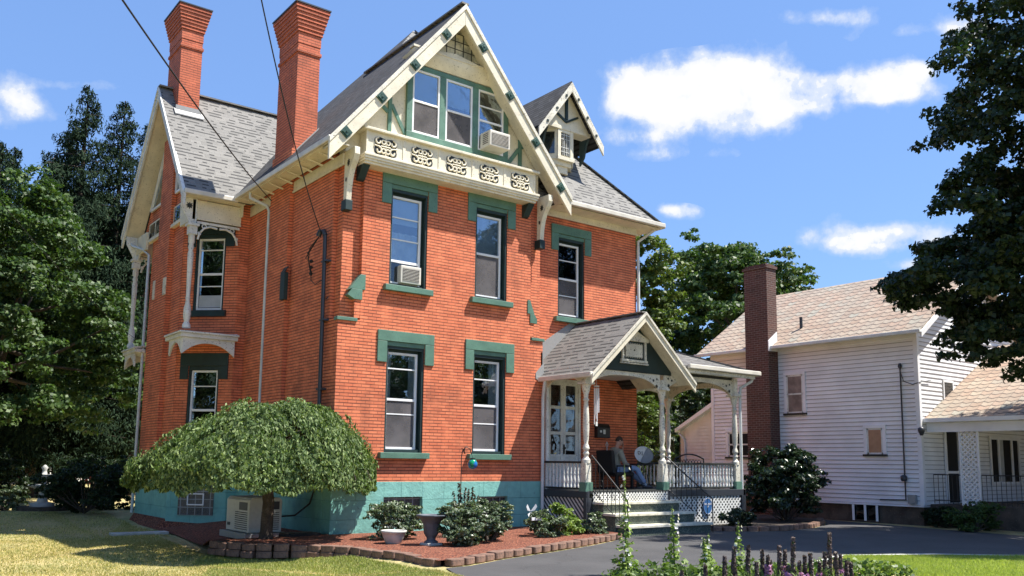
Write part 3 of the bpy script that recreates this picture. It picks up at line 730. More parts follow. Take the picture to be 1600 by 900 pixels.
# ------------------------------------------------------------------ PORCH (part of the house)
PZ = .98; PY = -1.62
m = M(); m.box(5.66,11.32,PY,.57,PZ-.06,PZ); m.box(9.57,11.32,.57,1.05,PZ-.06,PZ)
porch = m.build('porch', K['black_wood'], H, .004)
def pp(name, m, mat, bevel=0): return m.build(name, K[mat], porch, bevel)
def ppe(name, m, mat, bevel=0): return each(m, name, K[mat], porch, bevel)
m = M(); m.box(5.66,5.72,PY+.02,0,0,.92); m.box(5.60,5.70,PY-.03,0,.82,.97); m.box(8.32,11.36,PY-.03,PY+.03,.82,.975); m.box(11.28,11.37,PY-.03,1.05,.0,.975); m.box(8.28,8.40,PY-.04,PY+.02,0,.95)
m.box(5.58,5.76,PY-.04,PY+.06,0,.82); m.box(8.40,11.28,PY-.02,PY+.02,.0,.07); m.box(11.2,11.28,PY-.035,PY+.02,0,.82)
ppe('porch_skirt', m, 'dkmetal', .005)
def lattice(p0, du, L, Hh, z0, nrm_, sp=.13, wd=.040):
    m = M(); p0 = V(p0); du = V(du); nn = V(nrm_)
    for fam in (1,-1):
        k = -int(Hh/sp)-2
        while k*sp < L+Hh+sp:
            c = k*sp                     # line u - fam*v = c  (fam=1) or u + v = c
            if fam == 1: ua, va, ub, vb = c, 0, c+Hh, Hh
            else: ua, va, ub, vb = c, 0, c-Hh, Hh
            # clip u to [0,L]
            def clip(u1,v1,u2,v2):
                if u1 > u2: u1,v1,u2,v2 = u2,v2,u1,v1
                if u2 <= 0 or u1 >= L: return None
                if u1 < 0: v1 = v1+(v2-v1)*(0-u1)/(u2-u1); u1 = 0
                if u2 > L: v2 = v1+(v2-v1)*(L-u1)/(u2-u1); u2 = L
                return u1,v1,u2,v2
            q = clip(ua,va,ub,vb)
            if q and abs(q[2]-q[0]) > .01:
                a = p0+du*q[0]+V((0,0,z0+q[1]))+nn*(.004 if fam==1 else -.004); b = p0+du*q[2]+V((0,0,z0+q[3]))+nn*(.004 if fam==1 else -.004)
                m.beam(a, b, .006, wd, nn.cross(b-a))
            k += 1
    return m
l = lattice((8.42,PY-.0,0),(1,0,0),2.76,.75,.07,(0,-1,0)); pp('lattice', l, 'white_old')
l = lattice((5.66,PY+.02,0),(0,1,0),1.6,.80,.02,(-1,0,0)); pp('lattice', l, 'white_old')
l = lattice((5.78,PY-.06,0),(1,0,0),2.5,.20,.74,(0,-1,0), .095,.030); pp('lattice', l, 'white_old')
m = M(); m.box(5.7,11.2,PY+.1,PY+.14,0,.9); m.box(5.76,5.8,-1.5,0,0,.9); pp('porch_backing', m, 'black_wood')
# steps
m = M()
steps = [(5.82,8.35,PY-.36,PY-.03,.735),(5.84,8.50,PY-.72,PY-.36,.49),(5.9,8.66,PY-1.08,PY-.72,.245)]
stp = thing  # (steps belong to the porch)
tm = M(); rm = M()
for a,b,c,e,z in steps:
    tm.box(a-.04,b+.04,c-.05,e,z-.055,z); rm.box(a,b,c,e-.002,0,z-.057)
rm.box(5.8,8.3,PY-.028,PY+.05,.0,.72)
def stepm():
    t = NT('worn_step_paint'); o = t.obj(); n = t.noise(5, 8, o, .7)
    t.col(t.ramp(n, [(.30,(.12,.17,.13)),(.38,(.50,.47,.36)),(.62,(.74,.70,.57))])); t.set(Roughness=.8); t.bump(n,.4,.01); return t.m
K['tread'] = stepm()
K['riser'] = paint('stained_riser', (.15,.16,.12), .8, wear=(.035,.06,.05), wamt=.45, scale=4, var=.3)
ppe('step_riser', rm, 'riser'); ppe('step_tread', tm, 'tread', .006)
# posts
PROF = [(.085,0),(.085,.62),(.105,.64),(.105,.72),(.07,.76),(.05,.80),(.075,.86),(.05,.92),(.085,.98),(.06,1.06),(.045,1.1),(.065,1.2),(.078,1.45),(.072,1.75),(.06,1.95),(.052,2.08),(.08,2.12),(.052,2.16),(.06,2.2),(.055,2.24),(.09,2.34),(.105,2.44),(.105,2.48)]
def post(x, y, top=3.72, mat='cream_old'):
    m = M(); m.lathe([(r, z) for r, z in PROF[2:]], (x,y,PZ), 14)
    m.box(x-.085,x+.085,y-.085,y+.085,PZ+.2,PZ+.64); m.box(x-.15,x+.15,y-.15,y+.15,PZ+2.48,PZ+2.53); m.box(x-.12,x+.12,y-.12,y+.12,PZ+2.53,PZ+2.57); m.box(x-.075,x+.075,y-.075,y+.075,PZ+2.57,top)
    pp('porch_post', m, mat, .006)
    m = M(); m.box(x-.115,x+.115,y-.115,y+.115,PZ-.02,PZ+.2); pp('post_plinth', m, 'green', .006)
p1, p2, p3, p4 = (5.72,-1.5), (8.30,-1.5), (11.15,-1.5), (11.15,.92)
for q in (p1,p2,p3): post(*q, top=3.72 if q is not p3 else 3.95)
post(*p4, top=3.95, mat='white_old')
# rails and turned balusters
BAL = [(.028,0),(.028,.08),(.018,.11),(.034,.17),(.036,.24),(.024,.36),(.018,.42),(.03,.45),(.018,.48),(.026,.56),(.030,.63),(.018,.68),(.028,.70),(.028,.78)]
def rail(a, b, n):
    a = V((*a,0)); b = V((*b,0)); m = M()
    m.beam(a+V((0,0,PZ+.66)), b+V((0,0,PZ+.66)), .10, .05); m.beam(a+V((0,0,PZ+.05)), b+V((0,0,PZ+.05)), .08, .04)
    pp('handrail', m, 'black_wood', .006)
    for i in range(n):
        p = a+(b-a)*((i+.5)/n); mm = M(); mm.lathe([(r, z*.72) for r, z in BAL], (p.x,p.y,PZ+.07), 8); pp('baluster', mm, 'white_old')
rail((5.72,-1.41),(5.72,-.02),11); rail((8.40,-1.5),(11.05,-1.5),22); rail((11.15,-1.4),(11.15,.82),16); rail((9.62,.92),(11.05,.92),10)
# arched fascia boards with flower cut-outs
def archboard(a, b, ztop, zsp, rise, thick=.05, n=20, name='arched_fascia', mat='cream_old', flowers=True):
    a = V((*a,0)); b = V((*b,0)); dd = (b-a); L = dd.length; dn = dd/L; nn = V((dn.y,-dn.x,0))
    top=[]; bot=[]
    for k in range(n+1):
        t = k/n; x = a+dd*t; e = 1-(abs(2*t-1))**2.6; top.append((x.x,x.y,ztop)); bot.append((x.x,x.y,zsp+rise*e**.55))
    m = M(); off = nn*thick*.5
    m.prism([V(p)+off for p in top+bot[::-1]], -nn*thick); o = pp(name, m, mat, .004)
    if flowers:
        m = M()
        for t, zz, rr in ((.055,ztop-.30,.055),(.10,ztop-.16,.04),(.15,ztop-.12,.025),(.945,ztop-.30,.055),(.90,ztop-.16,.04),(.85,ztop-.12,.025),(.05,ztop-.12,.035),(.95,ztop-.12,.035)):
            c = a+dd*t
            for side in (1,-1):
                pts=[]
                for k in range(14):
                    q = 2*math.pi*k/14; r_ = rr if k % 2 == 0 else rr*.6
                    pts.append(V((c.x,c.y,zz))+dn*r_*math.cos(q)+V((0,0,r_*math.sin(q)))+nn*side*(thick*.5+.002))
                m.prism(pts, nn*side*.003)
        pp('flower_cutout', m, 'black_wood')
archboard((5.80,-1.5),(8.22,-1.5),3.86,3.42-.08,.42); archboard((8.38,-1.5),(11.07,-1.5),3.90,3.36,.42)
archboard((11.15,-1.42),(11.15,.84),3.90,3.36,.40,flowers=False); archboard((5.72,-1.42),(5.72,-.04),3.72,3.32,.34,flowers=False); archboard((9.64,.92),(11.07,.92),3.90,3.36,.36,mat='white_old')
m = M(); m.box(5.68,5.76,-.10,-.035,PZ,3.72); pp('half_post', m, 'white_old', .006)
# gable roof over the steps
rx = 7.25; zr, zeav = 5.30, 3.72
m = M()
roofslab(m, [(5.52,-1.92,zeav),(rx,-1.92,zr),(rx,.6,zr),(5.62,.6,zeav+.08),(5.62,-.02,zeav+.08),(5.52,-.02,zeav)],.07)
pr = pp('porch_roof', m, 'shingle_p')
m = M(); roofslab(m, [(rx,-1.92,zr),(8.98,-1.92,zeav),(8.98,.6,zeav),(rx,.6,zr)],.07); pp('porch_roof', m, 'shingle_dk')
m = M(); roofslab(m, [(8.52,-1.82,4.13),(11.75,-1.82,4.13),(9.6,.6,5.02),(7.56,.6,5.02)],.05); roofslab(m, [(11.75,-1.82,4.13),(11.75,1.5,4.13),(9.6,1.5,5.02),(9.6,.6,5.02)],.07); pp('porch_roof', m, 'shingle_p')
m = M(); m.beam((rx,-1.94,zr+.01),(rx,.58,zr+.01),.16,.03); m.beam((11.75,-1.82,4.15),(9.62,.58,5.02),.14,.03); ppe('ridge_cap', m, 'shingle')
for s, xe in ((-1,5.46),(1,9.04)):
    m = M(); a = V((rx+s*.002,-1.99,zr-.02)); b = V((xe,-1.99,zeav-.07)); m.prism([a,b,b+V((0,0,-.22)),a+V((0,0,-.22))],(0,.05,0)); pp('porch_bargeboard', m, 'cream', .005)
    m = M(); a = V((rx+s*.002,-2.02,zr+.0)); b = V((xe,-2.02,zeav-.05)); m.prism([a,b,b+V((0,0,-.07)),a+V((0,0,-.07))],(0,.03,0)); pp('rake_moulding', m, 'cream_old')
m = M(); m.prism([(5.9,-1.55,3.86),(8.6,-1.55,3.86),(8.6,-1.55,3.98),(rx,-1.55,5.14),(5.9,-1.55,3.98)],(0,.06,0)); pp('porch_gable', m, 'green_dk')
m = M()
m.prism([(5.55,-1.9,zeav-.10),(rx,-1.9,zr-.12),(rx,-1.9,zr-.09),(5.55,-1.9,zeav-.07)],(0,1.9,0)); m.prism([(8.95,-1.9,zeav-.10),(rx,-1.9,zr-.12),(rx,-1.9,zr-.09),(8.95,-1.9,zeav-.07)],(0,1.9,0)); ppe('porch_soffit', m, 'cream')
m = M(); m.box(rx-.46,rx+.46,-1.60,-1.553,4.10,4.16); m.box(rx-.42,rx-.36,-1.60,-1.553,4.16,4.62); m.box(rx+.36,rx+.42,-1.60,-1.553,4.16,4.62); m.box(rx-.50,rx+.50,-1.61,-1.553,4.62,4.70); m.prism([(rx-.5,-1.60,4.7),(rx+.5,-1.60,4.7),(rx,-1.60,4.92)],(0,.045,0)); m.box(rx-.29,rx+.29,-1.585,-1.553,4.23,4.55)
for k in range(9):
    x = rx-.44+k*.11; m.lathe([(.05,0),(.05,.03)],(x,-1.58,4.05),8)
for k in range(8):
    x = rx-.27+k*.077; m.box(x-.012,x+.012,-1.58,-1.554,4.555,4.575); m.box(x-.012,x+.012,-1.58,-1.554,4.205,4.225)
pp('gable_plaque', m, 'cream_old', .004)
m = M(); m.tube([(rx,-1.60,4.40),(rx,-1.58,4.40)],.02,8)
for k in range(18):
    x=rx-.44+k*.053; m.box(x,x+.02,-1.575,-1.553,3.865,3.885)
pp('plaque_stud', m, 'black_wood')
m = M(); m.beam((5.5,-1.95,zeav-.06),(5.5,-.03,zeav-.06),.11,.12); m.beam((8.9,-1.88,4.11),(11.8,-1.88,4.11),.11,.12); m.beam((11.8,-1.9,4.11),(11.8,1.5,4.11),.11,.12); ppe('porch_gutter', m, 'gutter', .02)
m = M(); m.box(8.75,11.7,-1.80,-1.76,3.96,4.05); m.box(8.62,11.66,-1.76,.6,4.03,4.05); m.box(8.4,11.2,-1.54,-1.46,3.98,4.04); m.box(11.11,11.19,-1.5,1.0,3.98,4.03); ppe('porch_frieze', m, 'white_old')
m = M(); m.box(8.40,11.1,-1.50,-1.47,3.88,3.98); pp('frieze_slot', m, 'black_wood')
m = M(); m.box(5.7,9.5,-1.45,.58,3.88,3.9); m.box(9.5,11.1,-1.45,.9,3.93,3.95); ppe('porch_ceiling', m, 'white_old')
# flashing up the wall beside the porch roof
m = M(); m.prism([(5.40,-.012,3.68),(5.52,-.012,3.62),(5.66,-.012,3.76),(5.66,-.012,4.1),(5.40,-.012,3.82)],(0,.01,0)); m.prism([(5.62,.585,3.80),(5.62,.585,4.4),(7.1,.585,5.35),(7.25,.585,5.35),(7.25,.585,5.2)],(0,.012,0)); m.box(5.57,5.635,.0,.59,3.8,4.35); ppe('wall_flashing', m, 'flash')
# downspouts of the porch
m = M(); m.tube([(5.50,-.25,3.62),(5.50,-.22,3.48),(5.56,-.12,3.34),(5.56,-.10,3.2),(5.56,-.10,.05)],.042,8); pp('downspout', m, 'downspout')
m = M(); m.tube([(11.7,-1.75,4.05),(11.66,-1.7,3.9),(11.38,-1.55,3.72),(11.34,-1.55,3.5),(11.34,-1.55,.12)],.042,8); pp('downspout', m, 'downspout')
# iron stair rails
def iron(x0, x1, y0, y1, nb):
    m = M(); a = V((x0,y0,PZ+.82)); b = V((x1,y1,.80)); m.tube([a,b],.018,6); 
    a2 = V((x0,y0,PZ+.05)); b2 = V((x1,y1,.12)); m.tube([a2,b2],.012,5)
    for i in range(nb+1):
        t = i/nb; m.tube([a2+(b2-a2)*t, a+(b-a)*t], .008 if i<nb else .016, 5)
    m.tube([b2, (x1,y1,0)], .016, 5)
    for i in (2,5):
        t = (i+.5)/nb; c = (a2+(b2-a2)*t+a+(b-a)*t)/2
        m.tube([c+V((0,.06*math.cos(k*.5)*(1-k*.04),.10*math.sin(k*.5)*(1-k*.04))) for k in range(14)], .006, 4)
    pp('iron_handrail', m, 'black')
iron(5.84,5.86,PY+.05,PY-1.10,9); iron(8.36,8.72,PY+.05,PY-1.10,9)
# entrance doors in their arched white surround
m = M(); m.box(6.30,6.37,.62,.72,PZ,3.80); m.box(7.39,7.46,.62,.72,PZ,3.80); m.box(6.37,7.39,.62,.72,3.72,3.80); dr = m.build('double_door', K['white_old'], H, .004)
for a, b in ((6.37,6.878),(6.882,7.39)):
    m = M(); t = .085
    m.box(a,a+t,.66,.71,PZ+.02,3.72); m.box(b-t,b,.66,.71,PZ+.02,3.72)
    for z in (PZ+.02,PZ+.78,2.35-.0,3.02,3.64): m.box(a+t,b-t,.66,.71,z,z+(.18 if z<1.1 else .08))
    m.box(a+t,b-t,.675,.69,PZ+.2,PZ+.78); lf = m.build('door_leaf', K['white_old'], dr, .004)
    M().box(a+t,b-t,.682,.69,PZ+.86,3.64).build('door_pane', K['glass_dk'], dr)
m = M(); m.tube([(6.90,.60,2.0),(6.90,.66,2.0)],.03,8); m.box(6.875,6.925,.64,.658,1.85,2.1); m.build('door_handle', K['black'], dr)
# ------------------------------------------------------------------ things fixed to or resting on the house
def tthing(name, label, cat, m, mat, group=None, bevel=0, kind=None):
    o = m.build(name, K[mat], None, bevel); return tag(o, label, cat, group, kind)
def air_con(x0,x1,y0,y1,z0,z1,label):
    t = thing('air_conditioner', label, 'air conditioner', ((x0+x1)/2,(y0+y1)/2,z0))
    m = M(); m.box(x0,x1,y0,y1,z0,z1); m.build('casing', K['gutter'], t, .012)
    m = M(); m.box(x0+.05,x1-.05,y0-.006,y0-.001,z0+.05,z1-.06); m.build('grille', K['screen'], t)
    m = M()
    for k in range(9): z = z0+.06+(z1-z0-.14)*k/8; m.box(x0+.05,x1-.05,y0-.014,y0-.007,z,z+.008)
    m.build('louvre', K['gutter'], t)
    m = M()
    for k in range(6): z = z0+.08+(z1-z0-.16)*k/5; m.box(x0-.006,x0-.001,y0+.08,y1-.12,z,z+.02)
    m.build('side_vent', K['screen'], t)
air_con(3.56,4.16,-.48,-.062,9.13,9.52,'beige air conditioner sticking out of the attic gable window above the scroll panel')
air_con(1.50,2.03,-.0,.2,5.58,5.98,'white air conditioner in the lower sash of the second storey window left of centre')
# electric service mast
t = thing('service_mast', 'dark metal electric service mast up the shaded side wall near the corner', 'conduit', (-.1,.55,1.2))
m = M(); m.tube([(-.1,.5,1.2),(-.1,.56,6.3),(-.1,.57,6.5)],.045,10); m.tube([(-.1,.57,6.5),(-.12,.6,6.6),(-.16,.7,6.6),(-.18,.74,6.5)],.06,8); m.build('pipe', K['dkmetal'], t)
m = M()
for z in (5.9,4.6,3.1): m.box(-.13,-.0,.42,.66,z,z+.04)
m.tube([(-.05,.8,5.05),(-.05,.42,5.1)],.012,5); m.build('clamp', K['dkmetal'], t)
m = M()
for i in range(3):
    m.tube([(-.16,.74,6.5),(-.3,.9+.1*i,6.25-.1*i),(-.25,1.05,6.0),(-.14,1.1,5.75-.08*i)],.01,5); m.lathe([(.03,0),(.05,.03),(.03,.06)],(-.15,1.12,5.7+.14*i),8)
m.tube([(-.14,1.15,5.6),(-.14,.9,5.45),(-.12,.62,5.5)],.01,5); m.build('drop_lead', K['wire'], t)
def wire(a, b, sag, label, r=.011, n=24):
    a = V(a); b = V(b); pts = []
    for k in range(n+1):
        q = k/n; p = a+(b-a)*q; p.z -= sag*4*q*(1-q); pts.append(p)
    m = M(); m.tube(pts, r, 5); tag(m.build('utility_wire', K['wire']), label, 'wire')
wire((-.2,3.50,7.95),(-6.58,-7.64,6.63),.12,'straight black service cable crossing the sky from the top left to the side eave',.013)
wire((-.15,.66,6.55),(-4.03,-4.92,9.07),.30,'thin slack black cable hanging past the tall middle chimney to the service mast',.0115)
wire((-1.45,10.3,5.1),(-7.24,-.78,6.62),.25,'faint thin cable slanting over the maple leaves to the far corner of the wing',.006)
# wall things round the porch
t = thing('mailbox', 'black metal mailbox with white mark on the brick wall beside the double door', 'mailbox', (8.15,.55,2.3))
m = M(); m.box(7.92,8.38,.46,.6,2.30,2.58); m.prism([(7.91,.45,2.58),(7.91,.6,2.58),(7.91,.6,2.68),(7.91,.52,2.67)],(.48,0,0)); m.build('box', K['black'], t, .01)
m = M(); m.box(8.12,8.20,.452,.458,2.40,2.52); m.box(8.0,8.07,.452,.458,2.44,2.50); m.build('emblem', K['white_old'], t)
t = thing('wind_chime', 'white tube wind chime hanging from the porch arch beside the left post', 'wind chime', (6.15,-1.4,3.5))
m = M(); m.tube([(6.15,-1.4,3.75),(6.15,-1.4,3.45)],.006,4); m.lathe([(.07,0),(.07,.02)],(6.15,-1.4,3.44),10); m.build('top_disc', K['white_old'], t)
for i in range(6):
    q = i*math.pi/3; x = 6.15+.055*math.cos(q); y = -1.4+.055*math.sin(q); m = M(); m.tube([(x,y,3.43),(x,y,3.40)],.003,4); m.tube([(x,y,3.40),(x,y,2.82-.07*((i*2)%5))],.012,6); m.build('chime_tube', K['vinyl'], t)
m = M(); m.tube([(6.15,-1.4,3.43),(6.15,-1.4,2.6)],.003,4); m.box(6.12,6.18,-1.405,-1.395,2.5,2.6); m.build('wind_sail', K['white_old'], t)
# blue round sign on the lattice
def text(name, body, size, loc, rot, mat, parent=None, ext=.002):
    cu = bpy.data.curves.new(name, 'FONT'); cu.body = body; cu.size = size; cu.align_x = 'CENTER'; cu.align_y = 'CENTER'; cu.extrude = ext
    o = bpy.data.objects.new(name, cu); C.objects.link(o); o.rotation_euler = rot; o.location = loc; cu.materials.append(mat)
    bpy.context.view_layer.update(); me = bpy.data.meshes.new_from_object(o.evaluated_get(bpy.context.evaluated_depsgraph_get()))
    bpy.data.objects.remove(o); o = bpy.data.objects.new(name, me); C.objects.link(o); o.rotation_euler = rot; o.location = loc
    if not me.materials: me.materials.append(mat)
    if parent: o.parent = parent; o.location = V(loc)-parent.location
    return o
K['blue'] = simple('sign_blue', (.03,.12,.30), .5)
t = thing('blue_sign', 'small blue oval sign hung on the white porch lattice right of the steps', 'sign', (9.8,-1.66,.3))
m = M(); m.prism([(9.8+.17*math.cos(k*math.pi/12),-1.665,.56+.22*math.sin(k*math.pi/12)) for k in range(24)],(0,.012,0)); m.build('disc', K['blue'], t)
m = M(); m.tube([(9.8+.155*math.cos(k*math.pi/12),-1.667,.56+.205*math.sin(k*math.pi/12)) for k in range(25)],.005,4); m.build('rim_line', K['vinyl'], t)
text('lettering','SECURED\nBY',.065,(9.8,-1.669,.58),(R(90),0,0),K['vinyl'],t)
# furniture
def park_bench():
    t = thing('metal_bench', 'black ornate cast metal bench behind the right porch railing', 'bench', (10.5,-.75,PZ))
    m = M(); x0, x1 = 9.85, 11.0
    for k in range(5): m.box(x0,x1,-1.05+k*.11,-.97+k*.11,PZ+.42,PZ+.44)
    m.build('seat', K['black'], t)
    m = M(); arc = [(x0+(x1-x0)*k/12,-.52,PZ+.80+.12*math.sin(math.pi*k/12)) for k in range(13)]; m.tube(arc,.022,6); m.tube([(x0,-.55,PZ+.5),(x1,-.55,PZ+.5)],.015,6)
    m.tube([arc[0],(x0,-.55,PZ+.42)],.02,6); m.tube([arc[-1],(x1,-.55,PZ+.42)],.02,6)
    for i in range(9):
        cx = x0+.08+i*.125
        for j in range(2 if 1 < i < 7 else 2):
            m.tube([(cx+.055*math.cos(q*.7),-.535,PZ+.58+j*.13+.055*math.sin(q*.7)) for q in range(10)],.009,4)
    m.build('backrest', K['black'], t)
    for x in (x0,x1):
        m = M(); m.tube([(x,-1.05,PZ),(x,-1.02,PZ+.42),(x,-1.05,PZ+.62),(x,-.55,PZ+.66)],.018,6); m.build('leg', K['black'], t)
        m = M(); m.tube([(x,-.5,PZ),(x,-.55,PZ+.42)],.018,6); m.build('leg', K['black'], t)
park_bench()
K['wicker'] = simple('dark_wicker', (.018,.014,.012), .7)
t = PC_ = thing('porch_chair', 'dark high backed wicker chair the seated man leans in', 'chair', (7.95,.1,PZ))
m = M(); m.box(7.72,8.36,-.28,.36,PZ+.32,PZ+.42); m.build('seat', K['wicker'], t, .03)
m = M(); m.prism([(7.62,-.26,PZ+.38),(7.74,-.26,PZ+.38),(7.66,-.26,PZ+.98),(7.55,-.26,PZ+.98)],(0,.60,0)); m.build('backrest', K['wicker'], t, .03)
for y in (-.33,.33):
    m = M(); m.box(7.68,8.20,y-.02,y+.03,PZ+.56,PZ+.60); m.box(8.15,8.20,y-.02,y+.03,PZ+.4,PZ+.56); m.build('armrest', K['wicker'], t, .012)
for x in (7.74,8.30):
    for y in (-.25,.3): M().box(x-.03,x+.03,y-.03,y+.03,PZ,PZ+.33).build('leg', K['wicker'], t)
PC_.location.x += .18
t = thing('patio_table', 'low round dark metal table between the seated man and the middle post', 'table', (9.15,.1,PZ))
M().lathe([(.34,0),(.36,.015),(.34,.03)],(9.15,.1,PZ+.60),20).build('table_top', K['black'], t)
m = M()
for k in range(4):
    q = k*math.pi/2+.4; m.tube([(9.15+.28*math.cos(q),.1+.28*math.sin(q),PZ),(9.15+.2*math.cos(q),.1+.2*math.sin(q),PZ+.3),(9.15+.28*math.cos(q),.1+.28*math.sin(q),PZ+.6)],.014,5)
m.build('table_legs', K['black'], t)
# dish leaning on the table
t = thing('satellite_dish', 'round white and grey dish with dark letters standing on the porch table', 'dish', (9.15,.0,PZ+.63))
K['dishw'] = simple('dish_white', (.75,.75,.75), .4); K['dishg'] = simple('dish_grey', (.28,.29,.31), .5)
def dish(halfside, mat, nm):
    m = M(); cen = V((9.13,-.02,PZ+.87)); nx = V((-.25,-.93,.28)).normalized(); ux = nx.cross(V((0,0,1))).normalized()*-1; uz = ux.cross(nx)*-1
    if uz.z < 0: uz = -uz
    rings = 5; n = 24; vs = []; fs = []
    for i in range(rings+1):
        r_ = i/rings
        for k in range(n//2+1):
            a = halfside+math.pi*k/(n//2)
            p = cen+ux*math.cos(a)*r_*.29+uz*math.sin(a)*r_*.24+nx*(.05*r_*r_); vs.append(p)
    w_ = n//2+1
    for i in range(rings):
        for k in range(w_-1): fs.append((i*w_+k, i*w_+k+1, (i+1)*w_+k+1, (i+1)*w_+k))
    m.add(vs, fs, True); o = m.build(nm, K[mat], t); s = o.modifiers.new('S','SOLIDIFY'); s.thickness = .012; return cen, nx, ux, uz
cen, nx, ux, uz = dish(R(60),'dishw','dish_face'); dish(R(240),'dishg','dish_cover')
mt = Matrix((ux, uz, nx)).transposed().to_euler()
pc = cen+ux*-.10+uz*.05+nx*.045
text('lettering','D.J',.13,pc,mt,K['black'],t)
m = M(); m.tube([cen-nx*.02,cen-nx*.12+V((0,0,-.24))],.02,6); m.build('dish_stand', K['dkmetal'], t)
t = thing('hand_broom', 'pale hand broom with looped handle hanging low on the porch wall', 'broom', (8.35,.55,1.6))
m = M(); m.tube([(8.35,.56,2.2),(8.39,.56,2.12),(8.35,.56,2.03),(8.31,.56,2.12),(8.35,.56,2.2)],.012,5); m.tube([(8.35,.56,2.03),(8.35,.56,1.78)],.016,6); m.build('handle', K['white_old'], t)
m = M(); m.prism([(8.30,.53,1.82),(8.40,.53,1.82),(8.47,.53,1.66),(8.50,.53,1.50),(8.20,.53,1.50),(8.23,.53,1.66)],(0,.05,0)); m.build('bristles', simple('broom_grey',(.35,.33,.31),.8), t, .01)
# ------------------------------------------------------------------ PERSON on the porch
def skin_body(name, verts, edges, radii, mat, parent=None, root=0, sub=2):
    me = bpy.data.meshes.new(name); me.from_pydata([V(v) for v in verts], edges, []); o = bpy.data.objects.new(name, me); C.objects.link(o)
    s = o.modifiers.new('Skin', 'SKIN'); s.use_smooth_shade = True
    sv = me.skin_vertices[0].data
    for i, r_ in enumerate(radii):
        sv[i].radius = r_ if isinstance(r_, tuple) else (r_, r_)
    sv[root].use_root = True
    u = o.modifiers.new('Sub', 'SUBSURF'); u.levels = sub; u.render_levels = sub
    me.materials.append(mat)
    if parent: o.parent = parent; o.location = -parent.location
    return o
K['skin'] = simple('skin', (.55,.29,.21), .55); K['jacket'] = simple('jacket_khaki', (.33,.31,.25), .85); K['jeans'] = simple('blue_jeans', (.26,.36,.56), .85)
K['shoe'] = simple('dark_shoe', (.10,.10,.11), .6); K['hair'] = simple('brown_hair', (.05,.03,.022), .8); K['sock'] = simple('pale_sock', (.5,.55,.6), .8)
P_ = thing('person', 'person in khaki jacket and blue jeans seated on the porch, hand raised to face', 'person', (8.05,.05,PZ))
hip=(8.02,.05,1.46); 
B = [hip,(7.97,.05,1.60),(7.94,.05,1.78),(7.95,.04,1.93),(7.99,.02,2.02),(8.02,.01,2.09),(8.05,-.01,2.17),(8.06,-.015,2.25),
     # near (right) arm on lap: shoulder, elbow, wrist
     (7.97,-.16,1.93),(7.99,-.25,1.72),(8.03,-.28,1.62),(8.20,-.22,1.58),(8.27,-.18,1.57),
     # far arm raised to the face
     (8.01,.22,1.93),(8.17,.22,1.80),(8.29,.16,1.72),(8.26,.07,1.92),(8.22,.0,2.07),
     # legs: near
     (8.04,-.07,1.45),(8.28,-.16,1.50),(8.50,-.22,1.50),(8.58,-.30,1.28),(8.66,-.38,1.10),
     # far leg
     (8.05,.14,1.45),(8.28,.16,1.50),(8.46,.12,1.52),(8.62,-.05,1.28),(8.78,-.2,1.10)]
E_ = [(0,1),(1,2),(2,3),(3,4),(4,5),(5,6),(6,7),(3,8),(8,9),(9,10),(10,11),(11,12),(3,13),(13,14),(14,15),(15,16),(16,17),(0,18),(18,19),(19,20),(20,21),(21,22),(0,23),(23,24),(24,25),(25,26),(26,27)]
RD = [(.12,.10),(.12,.10),(.12,.10),(.09,.08),.055,.052,.08,.075,.045,.036,.034,.032,.028,.045,.036,.034,.032,.028,.07,.08,.065,.055,.042,.09,.08,.065,.055,.042]
skin_body('body', B, E_, RD, K['skin'], P_)
# head details
hc = V((8.07,-.02,2.21))
fd = V((.88,-.42,-.12)).normalized(); sd = fd.cross(V((0,0,1))).normalized(); ud = sd.cross(fd)
def head():
    m = M(); n = 18; rings = []
    for i in range(13):
        ph = -math.pi/2+math.pi*i/12
        for k in range(n):
            th = 2*math.pi*k/n; x = math.cos(ph)*math.cos(th); y = math.cos(ph)*math.sin(th); z = math.sin(ph)
            wd = .075*(1-.22*max(0,-z)); dp = .098
            rr = 1.0
            nose = .022*math.exp(-((y/.16)**2+((z+.12)/.22)**2)) if x > 0 else 0
            chin = .012*math.exp(-((y/.35)**2+((z+.8)/.2)**2)) if x > 0 else 0
            sock = -.010*(math.exp(-(((y-.38)/.2)**2+((z-.08)/.14)**2))+math.exp(-(((y+.38)/.2)**2+((z-.08)/.14)**2))) if x > 0 else 0
            rings.append(hc+fd*(x*dp+nose+chin+sock)+sd*(y*wd)+ud*(z*.125))
    fs = []
    for i in range(12):
        for k in range(n): fs.append((i*n+k, i*n+(k+1)%n, (i+1)*n+(k+1)%n, (i+1)*n+k))
    m.add(rings, fs, True); return m
hd_ = head().build('head', K['skin'], P_)
m = M()
for s in (-1,1): m.lathe([(.004,-.03),(.02,-.02),(.024,.0),(.02,.02),(.004,.03)], hc+sd*s*.076-fd*.005+ud*-.0, 8)
m.build('ear', K['skin'], P_)
m = M()
for s in (-1,1):
    c = hc+fd*.088+sd*s*.029+ud*.012; m.lathe([(.002,-.008),(.009,0),(.002,.008)], c, 8)
m.build('eye', K['black'], P_)
m = M(); c = hc+fd*.083+ud*-.058; m.beam(c-sd*.022, c+sd*.022, .012, .006); m.build('mouth', simple('lips',(.22,.08,.07),.6), P_)
hm = M(); n = 16; vs = []; fs = []
for i in range(8):
    ph = -.1+ (math.pi/2+.1)*i/7
    for k in range(n):
        th = 2*math.pi*k/n; x = math.cos(ph)*math.cos(th); y = math.cos(ph)*math.sin(th); z = math.sin(ph)
        lift = .34*max(0, math.cos(th)) if i == 0 else (.20*max(0, math.cos(th)) if i == 1 else 0)
        vs.append(hc+fd*(x*.104-.006)+sd*y*.083+ud*((z+lift)*.132))
